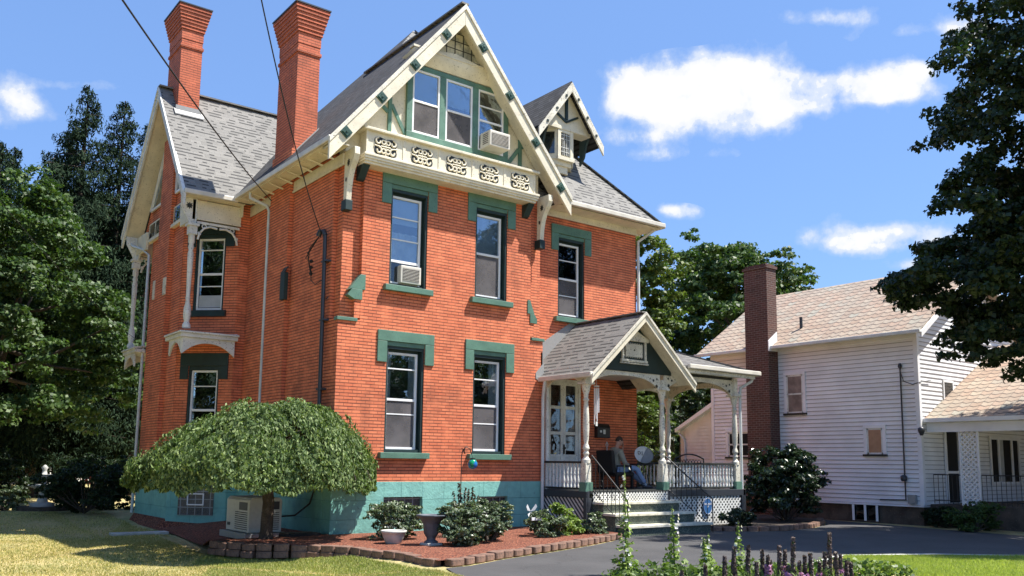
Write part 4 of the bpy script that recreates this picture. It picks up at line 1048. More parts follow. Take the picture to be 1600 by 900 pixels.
for i in range(7):
    for k in range(n): fs.append((i*n+k, i*n+(k+1)%n, (i+1)*n+(k+1)%n, (i+1)*n+k))
hm.add(vs, fs, True); hm.build('hair', K['hair'], P_)
J = B[:5]+[B[i] for i in (8,9,10,11,13,14,15,16)]
JE = [(0,1),(1,2),(2,3),(3,4),(3,5),(5,6),(6,7),(7,8),(3,9),(9,10),(10,11),(11,12)]
JR = [(.17,.15),(.17,.15),(.185,.155),(.17,.15),.085,.088,.074,.068,.058,.088,.074,.068,.056]
skin_body('jacket', J, JE, JR, K['jacket'], P_)
T_ = [hip]+[B[i] for i in (18,19,20,21,22,23,24,25,26,27)]
TE = [(0,1),(1,2),(2,3),(3,4),(4,5),(0,6),(6,7),(7,8),(8,9),(9,10)]
TR = [(.16,.14),.10,.092,.08,.07,.066,.10,.092,.08,.07,.066]
skin_body('jeans', T_, TE, TR, K['jeans'], P_)
for a, s in (((8.66,-.38,1.10),0),((8.78,-.2,1.10),1)):
    a = V(a); fw = V((.80,-.58,0)).normalized()
    M().tube([a+V((0,0,.02)), a+V((.01,-.01,-.06))],.035,8).build('sock', K['sock'], P_)
    skin_body('shoe', [a+V((0,0,-.065))-fw*.05, a+V((0,0,-.07))+fw*.06, a+V((0,0,-.082))+fw*.16, a+V((0,0,-.088))+fw*.21],[(0,1),(1,2),(2,3)],[(.045,.05),(.045,.045),(.042,.034),(.03,.024)],K['shoe'],P_)
def hand(w, fwd, up, par, curl=.6, k=1.0):
    w = V(w); fwd = V(fwd).normalized(); side = fwd.cross(V(up)).normalized(); up = side.cross(fwd)
    for i, (o_, L) in enumerate(((-.033,.07),(-.011,.08),(.011,.075),(.032,.06))):
        a = w+fwd*.02; b = w+fwd*.085+side*o_; 
        c = b+(fwd*math.cos(curl)-up*math.sin(curl))*L*.5; d_ = c+(fwd*math.cos(curl*2)-up*math.sin(curl*2))*L*.5
        skin_body('finger', [a,b,c,d_],[(0,1),(1,2),(2,3)],[(.014,.012),.0105,.0095,.008],K['skin'],par,0,1)
    b = w+fwd*.035-side*.035; c = b+fwd*.035-side*.02-up*.01
    skin_body('thumb', [w+fwd*.01,b,c,c+fwd*.03],[(0,1),(1,2),(2,3)],[.014,.013,.011,.009],K['skin'],par,0,1)
    skin_body('palm', [w-fwd*.02, w+fwd*.035, w+fwd*.08],[(0,1),(1,2)],[(.026,.02),(.040,.018),(.040,.015)],K['skin'],par,0,1)
hand((8.27,-.18,1.57),(1,.1,-.05),(0,0,1),P_,.5)
hand((8.215,-.01,2.09),(-.45,-.15,.85),(.75,-.2,.5),P_,.45)

P_.location.x += .18
# ------------------------------------------------------------------ NEIGHBOUR: white clapboard house
N = thing('white_house', 'white clapboard house with tan tile roof beyond the driveway', 'house', (19,-.5,0))
def np_(name, m, mat, bevel=0, parent=None): return m.build(name, K[mat] if isinstance(mat,str) else mat, parent or N, bevel)
K['siding'] = paint('white_clapboard', (.80,.80,.82), .6, var=.08, wear=(.42,.40,.38), wamt=.72, scale=1.2)
K['siding_y'] = paint('cream_clapboard', (.72,.71,.64), .6, var=.08)
NX, NY0, NY1, NZ = 16.0, -4.12, 3.30, .56
EZ, RXn, RZ = 5.46, 19.35, 7.95
LAP = M()
def clap(m, axis, c, a0, a1, z0, z1, sgn, holes=(), ex=.125, top=None):
    """courses of clapboard on the plane axis=c, facing sgn, from a0 to a1; top(a)->z limit for gables"""
    z = z0
    while z < z1-.01:
        zt = min(z+ex, z1); b0, b1 = a0, a1
        if top:
            b0, b1 = top(zt)
            if b1-b0 < .05: break
        spans = [(b0, b1)]
        for h in holes:
            if h[2] < zt and h[3] > z:
                ns = []
                for s0, s1 in spans:
                    if h[0] > s0: ns.append((s0, min(s1, h[0])))
                    if h[1] < s1: ns.append((max(s0, h[1]), s1))
                spans = [q for q in ns if q[1]-q[0] > .01]
        for s0, s1 in spans:
            lo_ = c+sgn*.022; hi_ = c+sgn*.004
            if axis == 'x': q = [(lo_,s0,z),(lo_,s1,z),(hi_,s1,zt),(hi_,s0,zt)]; u = [(c,s0,z),(c,s1,z),(lo_,s1,z),(lo_,s0,z)]
            else: q = [(s0,lo_,z),(s1,lo_,z),(s1,hi_,zt),(s0,hi_,zt)]; u = [(s0,c,z),(s1,c,z),(s1,lo_,z),(s0,lo_,z)]
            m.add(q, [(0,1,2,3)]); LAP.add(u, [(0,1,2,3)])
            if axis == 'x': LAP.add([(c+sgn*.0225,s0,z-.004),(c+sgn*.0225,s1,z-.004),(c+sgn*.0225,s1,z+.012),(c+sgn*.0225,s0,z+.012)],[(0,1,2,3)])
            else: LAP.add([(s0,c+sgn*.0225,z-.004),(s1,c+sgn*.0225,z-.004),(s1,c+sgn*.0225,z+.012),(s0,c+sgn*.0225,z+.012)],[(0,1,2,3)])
        z = zt
m = M(); m.box(NX+.002,NX+6.6,NY0+.002,NY1,NZ-.05,EZ+.0); m.prism([(NX,NY0+.01,EZ),(NX+6.7,NY0+.01,EZ),(RXn,NY0+.01,RZ-.1)],(0,NY1-NY0-.02,0))
np_('wall_core', m, 'siding')
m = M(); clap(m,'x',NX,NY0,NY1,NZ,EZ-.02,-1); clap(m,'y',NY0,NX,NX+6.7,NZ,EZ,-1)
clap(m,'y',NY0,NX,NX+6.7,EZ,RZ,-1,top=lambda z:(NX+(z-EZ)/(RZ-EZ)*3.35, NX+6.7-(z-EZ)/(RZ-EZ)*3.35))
np_('clapboard', m, 'siding'); K['lap'] = simple('lap_shade_grey', (.30,.29,.30), .9); np_('lap_shade_line', LAP, 'lap'); LAP = M()  # dark grey undersides and strips: thin lap shade put into the colour
m = M(); m.box(NX-.035,NX+.09,NY0-.035,NY0+.09,NZ,EZ); m.box(NX-.035,NX+.02,NY1-.1,NY1+.02,NZ,EZ); m.box(NX-.05,NX+.02,NY0,NY1,EZ-.16,EZ-.0); m.box(NX-.03,NX,NY0,NY1,NZ-.05,NZ); np_('corner_board', m, 'siding', .004)
m = M(); m.box(NX+.06,NX+6.5,NY0+.05,NY1,-.2,NZ-.052); K['nfound'] = paint('brown_stone_base', (.085,.065,.05), .9, var=.3, wear=(.16,.13,.1), wamt=.6); np_('foundation', m, 'nfound')
# two terraced window in the base
m = M(); m.box(NX+.03,NX+.058,-2.75,-1.95,.08,NZ-.06); o_ = np_('cellar_window', m, 'glass_dk'); m = M()
for y in (-2.75,-2.38,-2.0): m.box(NX-.03,NX-.011,y,y+.07,.05,NZ-.055)
m.build('frame', K['vinyl'], o_)
def nwin(y0,y1,z0,z1,board=None, bars=True):
    m = M(); t=.10
    m.box(NX-.05,NX+.01,y0-t,y0,z0,z1); m.box(NX-.05,NX+.01,y1,y1+t,z0,z1); m.box(NX-.06,NX+.01,y0-t,y1+t,z1,z1+t); w_ = np_('window', m, 'siding', .004)
    m = M(); m.box(NX-.09,NX+.01,y0-t-.02,y1+t+.02,z0-.06,z0); m.build('sill', K['black_wood'], w_)
    m = M(); m.box(NX-.035,NX+.0,y0,y0+.05,z0,z1); m.box(NX-.035,NX,y1-.05,y1,z0,z1); m.box(NX-.035,NX,y0,y1,z1-.05,z1); m.box(NX-.035,NX,y0,y1,z0,z0+.05)
    if bars: m.box(NX-.035,NX,y0,y1,(z0+z1)/2-.025,(z0+z1)/2+.025)
    m.build('frame', K['white_old'], w_)
    M().box(NX-.028,NX-.024,y0+.05,y1-.05,z0+.05,z1-.05).build('pane', board or K['glass_dk'], w_)
K['ply'] = paint('plywood_board', (.42,.24,.14), .8, var=.15); K['blind'] = paint('tan_blind', (.26,.20,.17), .8, var=.3)
nwin(-.38,.22,3.28,4.50,K['blind']); nwin(-3.0,-2.5,1.98,2.74,K['ply'],False); nwin(1.45,2.60,1.90,2.72,K['room'])
# roof of scalloped tan tiles
def tiles():
    t = NT('tan_scalloped_tile'); uv = t.uv(); o = t.obj(); sep = t.n('ShaderNodeSeparateXYZ'); t.l(uv, sep.inputs[0])
    w_, h_ = .30, .26
    tri = t.math('ABSOLUTE', t.math('SUBTRACT', t.math('FRACT', t.math('DIVIDE', sep.outputs[0], w_)), .5))
    v2 = t.math('ADD', sep.outputs[1], t.math('MULTIPLY', tri, -.16))
    fr = t.math('FRACT', t.math('DIVIDE', v2, h_)); row = t.math('FLOOR', t.math('DIVIDE', v2, h_)); colm = t.math('FLOOR', t.math('DIVIDE', sep.outputs[0], w_))
    cb = t.n('ShaderNodeCombineXYZ'); t.l(row, cb.inputs[0]); t.l(colm, cb.inputs[1]); wn = t.n('ShaderNodeTexWhiteNoise'); t.l(cb.outputs[0], wn.inputs[0])
    c = t.ramp(wn.outputs['Value'], [(.0,(.31,.21,.15)),(.45,(.40,.32,.24)),(.75,(.37,.25,.18)),(1,(.33,.31,.25))])
    n = t.noise(.8,5,o,.6); c = t.mix(t.ramp(n,[(.4,(0,0,0)),(.7,(.6,.6,.6))]), c, (.30,.27,.22))
    c = t.mix(t.math('MULTIPLY', t.math('LESS_THAN', fr, .19), .85), c, (.06,.045,.035))
    vj = t.math('GREATER_THAN', tri, .47); c = t.mix(t.math('MULTIPLY', vj, .5), c, (.09,.07,.06))
    t.col(c); t.set(Roughness=.85); t.bump(t.math('SUBTRACT', 1.0, fr), .9, .03); return t.m
K['tile'] = tiles()
m = M(); roofslab(m,[(NX-.42,NY0-.35,EZ-.02),(RXn,NY0-.35,RZ),(RXn,NY1+.35,RZ),(NX-.42,NY1+.35,EZ-.02)],.09); roofslab(m,[(RXn,NY0-.35,RZ),(RXn*2-NX+.42,NY0-.35,EZ-.02),(RXn*2-NX+.42,NY1+.35,EZ-.02),(RXn,NY1+.35,RZ)],.09)
nr = np_('roof', m, 'tile')
m = M(); m.beam((NX-.45,NY0-.37,EZ-.06),(NX-.45,NY1+.37,EZ-.06),.10,.10); np_('gutter', m, 'downspout', .015)
m = M()
for s in (-1,1): m.beam((RXn,NY0-.37,RZ-.07),(RXn+s*3.75,NY0-.37,EZ-.10),.05,.16,(0,1,0)) if False else m.prism([(RXn,NY0-.40,RZ-.03),(RXn+s*3.78,NY0-.40,EZ-.08),(RXn+s*3.78,NY0-.40,EZ-.24),(RXn,NY0-.40,RZ-.2)],(0,.05,0))
np_('bargeboard', m, 'siding')
m = M(); m.box(NX-.52,NX-.02,.52,1.42,0,8.05); m.box(NX-.56,NX+.02,.48,1.46,8.05,8.13); m.box(NX-.5,NX-.02,.56,1.38,8.13,8.2); ch = m.build('chimney', K['brick_dk'], N)
m = M(); m.prism([(NX-.56,.47,5.28),(NX-.1,.47,5.3),(NX-.1,.47,5.95),(NX-.56,.47,5.62)],(0,.03,0)); m.build('flashing', K['vinyl'], ch)
m = M(); m.tube([(NX+.55,.0,5.9),(NX+.55,.0,6.45)],.05,8); np_('vent_pipe', m, 'dkmetal')
# service conduit on the side wall
t_ = M(); t_.tube([(NX-.06,-3.64,4.5),(NX-.06,-3.63,1.25),(NX-.06,-3.63,.70),(NX-.06,-2.85,.68)],.022,6); t_.lathe([(.05,0),(.06,.05),(.03,.13)],(NX-.07,-3.64,4.45),8); t_.lathe([(.07,0),(.09,.05),(.09,.14),(.05,.18)],(NX-.11,-3.63,1.22),10)
t_.tube([(NX-.06,-3.64,4.35),(NX-.10,-3.75,4.05),(NX-.08,-4.0,3.95),(NX-.02,-4.16,4.0),(NX+.6,-4.18,4.1)],.012,5); np_('meter_conduit', t_, 'dkmetal')
m = M(); m.box(NX-.14,NX-.03,-3.95,-3.72,.60,.85); np_('meter_box', m, 'flash', .01)
m = M(); m.lathe([(.04,0),(.09,.12),(.10,.2),(.03,.24)],(NX-.1,NY0-.08,2.5),8); np_('wall_lamp', m, 'dkmetal')
m = M(); m.box(17.35,17.40,NY0-.05,NY0,3.5,4.1); m.box(17.9,17.95,NY0-.05,NY0,3.5,4.1); m.box(17.35,17.95,NY0-.05,NY0,4.1,4.17); m.box(17.3,18.0,NY0-.07,NY0,3.43,3.5); w_ = np_('window', m, 'siding'); M().box(17.4,17.9,NY0-.035,NY0-.03,3.5,4.1).build('pane', K['glass_dk'], w_)
# front porch wing: back wall, low roof, lattice screen, railing
m = M(); m.box(NX+.3,23.4,-10.5,NY0-.03,0,.60); m.box(23.0,23.4,-10.5,NY0-.03,.6,5.0); np_('porch_core', m, 'nfound')
m = M(); roofslab(m,[(NX+.18,-10.5,2.98),(NX+.18,NY0-.02,2.98),(NX+5.0,NY0-.02,5.5),(NX+5.0,-10.5,5.5)],.09); roofslab(m,[(NX+5.0,-10.5,5.5),(NX+5.0,NY0-.02,5.5),(NX+8,NY0-.02,4.2),(NX+8,-10.5,4.2)],.09); np_('porch_roof', m, 'tile')
m = M(); m.beam((NX+.15,-10.5,2.93),(NX+.15,NY0-.02,2.93),.09,.11); m.box(NX+.28,NX+.36,-10.5,NY0-.03,2.60,2.86); np_('porch_fascia', m, 'siding')
m = M(); m.box(17.30,18.02,NY0-.03,NY0-.026,.62,2.66); dn = np_('door', m, 'room'); m = M(); m.box(17.22,17.32,NY0-.07,NY0-.03,.62,2.76); m.box(18.0,18.10,NY0-.07,NY0-.03,.62,2.76); m.box(17.32,18.0,NY0-.07,NY0-.03,2.66,2.76); m.box(17.32,18.0,NY0-.05,NY0-.031,1.45,1.52); m.build('frame', K['siding'], dn)
m = M(); m.box(20.1,22.0,NY0-.03,NY0-.026,1.2,2.5); dn = np_('window', m, 'room'); m = M()
for x in (20.0,20.55,21.45,21.95): m.box(x,x+.09,NY0-.07,NY0-.03,1.2,2.5)
m.box(19.95,22.1,NY0-.08,NY0-.03,1.12,1.2); m.box(19.95,22.1,NY0-.08,NY0-.03,2.5,2.6); m.build('frame', K['siding'], dn); drapes(20.6,20.95,1.2,2.5,NY0-.035,'curtain',dn,'curtain',12,.003)
l = M(); 
def lat_n():
    global l
    l = lattice((NX+.38,-5.02,0),(0,-1,0),.46,2.3,.35,(-1,0,0),.135,.035)
    l.box(NX+.35,NX+.41,-5.04,-5.0,.33,2.68); l.box(NX+.35,NX+.41,-5.52,-5.48,.33,2.68); l.box(NX+.35,NX+.41,-5.5,-5.02,2.62,2.68)
    return l
np_('lattice_screen', lat_n(), 'vinyl')
m = M()
for a, b in ((NY0-.1,-5.0),(-5.54,-8.5)):
    m.tube([(NX+.4,a,1.42),(NX+.4,b,1.42)],.015,5); m.tube([(NX+.4,a,.72),(NX+.4,b,.72)],.012,5)
    n = int(abs(b-a)/.12)
    for i in range(n+1): y = a+(b-a)*i/n; m.tube([(NX+.4,y,.62),(NX+.4,y,1.42)],.009,4)
np_('iron_railing', m, 'black')
# rear ell with cream boards
m = M(); m.box(NX+.25,NX+3,NY1,5.0,.4,2.9); np_('ell_core', m, 'siding_y')
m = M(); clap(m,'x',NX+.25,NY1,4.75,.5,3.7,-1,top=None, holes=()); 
m2 = M(); m2.prism([(NX+.23,NY1,.45),(NX+.23,4.75,.45),(NX+.23,4.75,2.95),(NX+.23,NY1,3.75)],(.2,0,0)); np_('ell_wall', m2, 'siding_y')
mm = M()
z = .5
while z < 3.7:
    ytop = 4.75 if z < 2.9 else 4.75-(z-2.9)/.8*(4.75-NY1)
    if ytop-NY1 > .05: mm.add([(NX+.205,NY1,z),(NX+.205,ytop,z),(NX+.226,ytop,z+.12),(NX+.226,NY1,z+.12)],[(0,1,2,3)])
    z += .12
np_('ell_clapboard', mm, 'siding_y')
m = M(); m.prism([(NX+.0,NY1-.02,3.66),(NX+.0,5.05,2.78),(NX+.0,5.05,2.90),(NX+.0,NY1-.02,3.82)],(3.,0,0)); np_('ell_roof', m, 'vinyl')
m = M(); m.tube([(NX+.1,4.95,2.75),(NX+.12,4.75,2.55),(NX+.16,4.72,2.4),(NX+.16,4.72,.2)],.04,6); np_('ell_downspout', m, 'downspout')

# ------------------------------------------------------------------ GARDEN THINGS
t = thing('standby_generator', 'pale grey standby generator cabinet against the teal foundation under the umbrella tree', 'generator', (-1.1,1.3,.12))
K['gen'] = simple('generator_beige', (.60,.60,.56), .45)
gx0,gx1,gy0,gy1 = -1.45,-.75,.70,1.98
m = M(); m.prism([(gx0,gy0,.14),(gx0,gy1,.14),(gx0,gy1,.78),(gx0+.04,gy1,.84),(gx0+.04,gy0,.84),(gx0,gy0,.78)] if False else [(gx0,gy0,.14),(gx1,gy0,.14),(gx1,gy0,.78),(gx1-.06,gy0,.84),(gx0+.06,gy0,.84),(gx0,gy0,.78)],(0,gy1-gy0,0)); m.build('cabinet', K['gen'], t, .012)
m = M(); m.box(gx0+.30,gx1-.06,gy0-.006,gy0-.001,.60,.76); m.box(gx0-.006,gx0-.001,gy0+.1,gy0+.55,.58,.74); m.build('control_panel', K['dkmetal'], t)
m = M()
for k in range(9):
    m.box(gx0-.012,gx0-.001,gy0+.08,gy0+.75,.19+k*.042,.205+k*.042); m.box(gx0+.25,gx1-.06,gy0-.012,gy0-.001,.19+k*.042,.205+k*.042)
m.build('louvre', K['screen'], t)
m = M(); m.box(gx0-.1,gx1+.1,gy0-.1,gy1+.1,.0,.13); m.build('base_slab', K['flash'], t, .01)
m = M(); m.box(gx0-.012,gx0-.002,gy1-.25,gy1-.1,.24,.30); m.build('emblem', K['black'], t)
tag(M().tube([(-.05,.7,1.0),(-.12,.75,.7),(-.35,.95,.45),(-.76,1.1,.42)],.02,6).build('cable', K['black']), 'black cable looping from the shaded foundation down to the generator', 'cable')
# tub and urn planters
t = thing('tub_planter', 'low round pale grey planter bowl on the red mulch beside the urn', 'planter', (.12,-2.3,.12))
K['stonew'] = paint('cast_stone_pale', (.50,.50,.46), .75, var=.2); K['urn'] = paint('dark_grey_urn', (.085,.10,.12), .65, var=.2)
M().lathe([(.13,0),(.15,.02),(.20,.14),(.22,.20),(.24,.21),(.24,.245),(.21,.245),(.20,.2)],(.12,-2.4,.10),28).build('bowl', K['stonew'], t)
M().lathe([(.0,.0),(.19,.0),(.19,.01)],(.12,-2.4,.29),20).build('soil', K['wicker'], t)
t = thing('urn_planter', 'tall dark grey flared urn planter leaning slightly in front of the boxwood bushes', 'planter', (.56,-3.1,.12))
M().lathe([(.13,0),(.13,.03),(.08,.06),(.09,.10),(.14,.18),(.155,.34),(.22,.45),(.29,.485),(.29,.51),(.25,.51),(.2,.44)],(.56,-3.0,.14),8).build('urn_body', K['urn'], t, .008)
M().box(.41,.71,-3.15,-2.85,.08,.145).build('plinth', K['stonew'], t, .01)
# shepherd's hook with glass globe
t = thing('shepherd_hook', 'thin iron garden hook standing against the wall left of the second ground floor window', 'garden hook', (2.55,-.9,0))
m = M(); m.tube([(2.62,-.9,0),(2.62,-.9,1.72),(2.65,-.9,1.86),(2.74,-.9,1.94),(2.84,-.9,1.90),(2.89,-.9,1.78)],.010,6); m.build('rod', K['black'], t)
m = M()
for k in range(5): q=k*1.256; m.beam((2.68,-.91,1.86),(2.68+.08*math.cos(q),-.91,1.86+.08*math.sin(q)),.004,.04,(0,1,0))
m.build('leaf_ornament', K['black'], t)
t = thing('glass_lantern', 'blue and green glass ball hanging from the iron hook below the window sill', 'lantern', (2.92,-.9,1.5))
m = M(); m.lathe([(.02,.06),(.08,.08),(.11,.14),(.11,.19),(.08,.25),(.05,.27)],(2.92,-.9,1.40),16); g_ = NT('globe_glass'); o_ = g_.obj(); g_.col(g_.ramp(g_.noise(9,3,o_),[(.4,(.01,.28,.10)),(.55,(.02,.12,.42))])); g_.set(Roughness=.08); m.build('globe', g_.m, t)
M().lathe([(.06,0),(.06,.04)],(2.92,-.9,1.66),12).build('cap', K['black'], t); M().tube([(2.92,-.9,1.7),(2.89,-.9,1.78)],.004,4).build('hanger', K['black'], t)
# butterfly stake and little sign
t = thing('garden_stake', 'white winged ornament on a stake above the low bushes near the porch', 'garden ornament', (4.0,-1.6,0))
M().tube([(4.0,-1.6,0),(4.0,-1.6,.55)],.006,4).build('stake', K['black'], t)
m = M()
for s in (-1,1):
    m.prism([(4.0,-1.6,.56),(4.0+s*.12,-1.64,.72),(4.0+s*.15,-1.64,.66),(4.0+s*.10,-1.62,.58)],(0,.006,0)); m.prism([(4.0,-1.6,.54),(4.0+s*.09,-1.62,.50),(4.0+s*.07,-1.62,.44)],(0,.006,0))
m.build('wing', K['vinyl'], t)
t = thing('plant_marker', 'small white horizontal marker plate on a thin stake before the bushes', 'garden marker', (3.35,-2.6,0))
M().tube([(3.35,-2.6,0),(3.35,-2.6,.46)],.007,4).build('stake', K['black'], t); M().box(3.22,3.48,-2.62,-2.59,.44,.50).build('plate', K['vinyl'], t, .004)
t = thing('stone_fountain', 'two tiered pale stone bird fountain at the shaded left edge of the lawn', 'fountain', (-3.0,13.6,0))
M().lathe([(.34,0),(.34,.10),(.16,.14),(.11,.35),(.13,.5),(.40,.60),(.44,.64),(.42,.66),(.2,.62),(.08,.64),(.07,.86),(.24,.93),(.27,.97),(.08,.97),(.06,1.1),(.10,1.18),(.02,1.26)],(-3.0,13.6,.12),20).build('basin', K['stonew'], t)
M().lathe([(.7,0),(.7,.12)],(-3.0,13.6,0),18).build('base_ring', K['nfound'], t)
tag(M().box(-3.0,-1.75,4.9,5.25,-.17,-.10).build('stone_slab', K['stonew'], None, .01), 'long pale stone slab lying on the ground under the side basement window', 'slab')
tag(M().box(-.95,-.25,-.15,.35,.0,.16).build('door_mat_box', K['wicker'], None, .02), 'low dark box on the mulch beside the umbrella tree trunk', 'box')

# ---- edging blocks of the mulch bed, one by one
K['edge'] = paint('edging_concrete', (.22,.125,.088), .9, var=.3, wear=(.10,.07,.055), wamt=.55, scale=5, bump=.8)
def resample(pts, step):
    out = []; acc = 0; pts = [V((*p,0)) for p in pts]
    for a, b in zip(pts, pts[1:]):
        L = (b-a).length; t_ = -acc
        while t_+step <= L:
            t_ += step; out.append((a+(b-a).normalized()*t_, (b-a).normalized()))
        acc = L-t_
    return out
EDGE = [(-2.55,-.15),(-2.42,-.9),(-2.05,-1.5),(-1.32,-1.95),(-.88,-2.8),(-.66,-4.1),(-.72,-5.25),(-.30,-5.22),(.78,-4.74),(2.36,-4.2),(3.85,-3.6),(4.9,-3.1),(5.35,-2.95)]
EDGE2 = [(8.75,-2.0),(9.2,-2.55),(10.0,-3.0),(10.8,-3.2),(12.4,-2.9),(13.8,-2.3),(14.9,-1.55)]
rb = random.Random(3)
def block_mesh():
    m = M(); L, D, Hh = .145, .10, .118
    pts = [(-L,-D+.02),(-L+.03,-D),(L-.03,-D),(L,-D+.02),(L-.02,D),(-L+.02,D)]
    m.prism([(x,y,0) for x,y in pts],(0,0,Hh))
    return m
proto = None
def blocks(path, z, label, group, step=.305, off=0.0, tiers=1):
    global proto
    for i, (p, d_) in enumerate(resample(path, step)):
        if proto is None:
            proto = block_mesh().build('edging_block', K['edge'], None, .015); o = proto
        else: o = proto.copy(); C.objects.link(o)
        nn = V((d_.y,-d_.x,0))
        o.location = p+nn*off+V((0,0,z+rb.uniform(-.008,.008))); o.rotation_euler = (rb.uniform(-.03,.03),rb.uniform(-.03,.03),math.atan2(d_.y,d_.x)+rb.uniform(-.09,.09)); o.scale = (rb.uniform(.9,1.02),rb.uniform(.9,1.1),rb.uniform(.9,1.08))
        tag(o, label, 'edging block', group)
lawnE, driveE = EDGE[:7], EDGE[6:]
blocks(lawnE,-.12,'dark brown edging block of the lower course where the mulch bed meets the lawn','lower edging blocks along the lawn')
blocks(lawnE,.0,'brown edging block of the upper course where the mulch bed meets the lawn','upper edging blocks along the lawn',off=-.03)
blocks(driveE,.01,'tan edging block in the single row between mulch bed and driveway','edging blocks beside the driveway')
blocks(EDGE2,.0,'shaded edging block round the big dark shrub right of the porch','edging blocks round the shrub bed')

# ------------------------------------------------------------------ GROUND
def grass_ground():
    t = NT('lawn_ground'); o = t.obj(); n = t.noise(.35,5,o,.6); n2 = t.noise(3.5,6,o,.65); n3 = t.noise(45,3,o)
    c = t.ramp(n, [(.44,(.24,.25,.08)),(.58,(.52,.41,.19))])
    c = t.mix(t.ramp(n2,[(.35,(0,0,0)),(.65,(.7,.7,.7))]), c, (.66,.50,.25)); c = t.mix(t.ramp(n3,[(.3,(.4,.4,.4)),(.6,(0,0,0))]), c, (.07,.09,.025))
    t.col(c); t.set(Roughness=.95); t.bump(t.math('ADD',n3,n2),.8,.03); return t.m
def asphalt():
    t = NT('driveway_asphalt'); o = t.obj(); n = t.noise(.8,5,o,.6); n3 = t.noise(120,2,o); n2 = t.noise(6,5,o,.7)
    c = t.ramp(n3,[(.3,(.036,.036,.037)),(.7,(.064,.062,.062))]); c = t.mix(t.ramp(n,[(.4,(0,0,0)),(.62,(.5,.5,.5))]), c, (.082,.08,.08)); c = t.mix(t.ramp(n2,[(.62,(0,0,0)),(.75,(.35,.35,.35))]), c, (.15,.145,.14))
    vo = t.n('ShaderNodeTexVoronoi', feature='DISTANCE_TO_EDGE'); vo.inputs['Scale'].default_value = .55; mp = t.n('ShaderNodeMix', data_type='RGBA'); 
    wq = t.n('ShaderNodeTexNoise'); wq.inputs['Scale'].default_value = 2.5; t.l(o, wq.inputs['Vector']); mp.inputs[0].default_value = .35; t.l(o, mp.inputs[6]); t.l(wq.outputs['Color'], mp.inputs[7]); t.l(mp.outputs[2], vo.inputs['Vector'])
    c = t.mix(t.ramp(vo.outputs['Distance'],[(.0,(.6,.6,.6)),(.006,(0,0,0))]), c, (.02,.02,.02))
    t.col(c); t.set(Roughness=.85); t.bump(n3,.35,.008); return t.m
def mulch():
    t = NT('red_mulch'); o = t.obj(); v = t.n('ShaderNodeTexVoronoi'); v.inputs['Scale'].default_value = 24
    mp = t.n('ShaderNodeMapping'); mp.inputs['Scale'].default_value = (1,2.2,1); mp.inputs['Rotation'].default_value = (0,0,.6); t.l(o, mp.inputs[0]); t.l(mp.outputs[0], v.inputs['Vector'])
    c = t.ramp(v.outputs['Color'],[(.2,(.18,.045,.022)),(.5,(.42,.12,.055)),(.8,(.56,.22,.12))]); t.col(t.mix(t.ramp(v.outputs['Distance'],[(.3,(0,0,0)),(.6,(.8,.8,.8))]), c, (.04,.014,.01)))
    t.set(Roughness=.95); t.bump(v.outputs['Distance'],1,.03); return t.m
K['lawn'] = grass_ground(); K['asphalt'] = asphalt(); K['mulch'] = mulch()
def sheet(name, pts, z, mat):
    m = M(); m.add([(x,y,z) for x,y in pts],[tuple(range(len(pts)))]); o = m.build(name, K[mat]); return tag(o, kind='structure')
def gh(x, y):                      # the lawn on the left lies a little lower than the bed and the driveway
    c = lambda q: np.clip(q, 0, 1)
    return -.17*c((-np.asarray(x)-.75)/1.0)*c((np.asarray(y)+6.4)/1.8)*c((12.0-np.asarray(y))/4)
gxs = np.unique(np.concatenate([[-400,-120,-40], np.linspace(-14,4,73), [20,40,120,400]])); gys = np.unique(np.concatenate([[-400,-120,-40], np.linspace(-14,14,85), [40,120,400]]))
GX, GY = np.meshgrid(gxs, gys); gz = gh(GX, GY)+np.where((GX<-1)&(GX>-14)&(np.abs(GY)<14), .012*np.sin(GX*2.1)*np.cos(GY*1.7), 0)*np.clip((-GX-1),0,1)*np.clip((GY+7),0,1)
nx_, ny_ = len(gxs), len(gys); I = (np.arange(ny_-1)[:,None]*nx_+np.arange(nx_-1)[None,:]).ravel()
go_ = fastmesh('ground', np.stack([GX.ravel(),GY.ravel(),gz.ravel()],1), np.stack([I,I+1,I+1+nx_,I+nx_],1), K['lawn']); tag(go_, kind='structure')
DR = [(-.72,-5.45),(-.2,-5.38),(.78,-4.92),(2.36,-4.38),(3.85,-3.78),(4.9,-3.28),(5.45,-2.9),(5.8,-2.2),(8.9,-2.1),(9.2,-2.7),(10.0,-3.15),(10.8,-3.35),(12.4,-3.05),(13.8,-2.45),(15.1,-1.6),(15.4,.4),(14.6,3.2),(14.8,8),(16.2,8),(16.3,-.2),(15.8,-1.2),(15.2,-4.2),(14.68,-7.24),(15.2,-9.2),(18,-13),(15.5,-14),(9.6,-9.4),(8.2,-8.2),(6.4,-7.42),(4.9,-7.95),(4.1,-8.7),(3.2,-10.2),(1.8,-13),(-3.6,-13),(-3.0,-9.2),(-1.9,-7.2),(-1.05,-6.3)]
def tri_sheet(name, pts, z, mat):
    from mathutils.geometry import tessellate_polygon
    tr_ = tessellate_polygon([[V((x,y,0)) for x,y in pts]]); m = M(); m.add([(x,y,z) for x,y in pts],[tuple(t) for t in tr_])
    o = m.build(name, K[mat]); me = o.data
    for p in me.polygons:
        if p.normal.z < 0: p.flip()
    return tag(o, kind='structure')
tri_sheet('driveway', DR, .012, 'asphalt')
BED = [(-2.5,-.1)]+EDGE[1:]+[(5.7,-2.6),(5.75,.1),(-.1,.1),(-.1,5.4),(-1.4,6.6),(-1.4,9.4),(-1.55,9.4),(-1.65,6.5),(-1.75,4.4),(-2.1,1.5)]
def bed(name, pts, z, mat):
    o = tri_sheet(name, pts, z, mat); return o
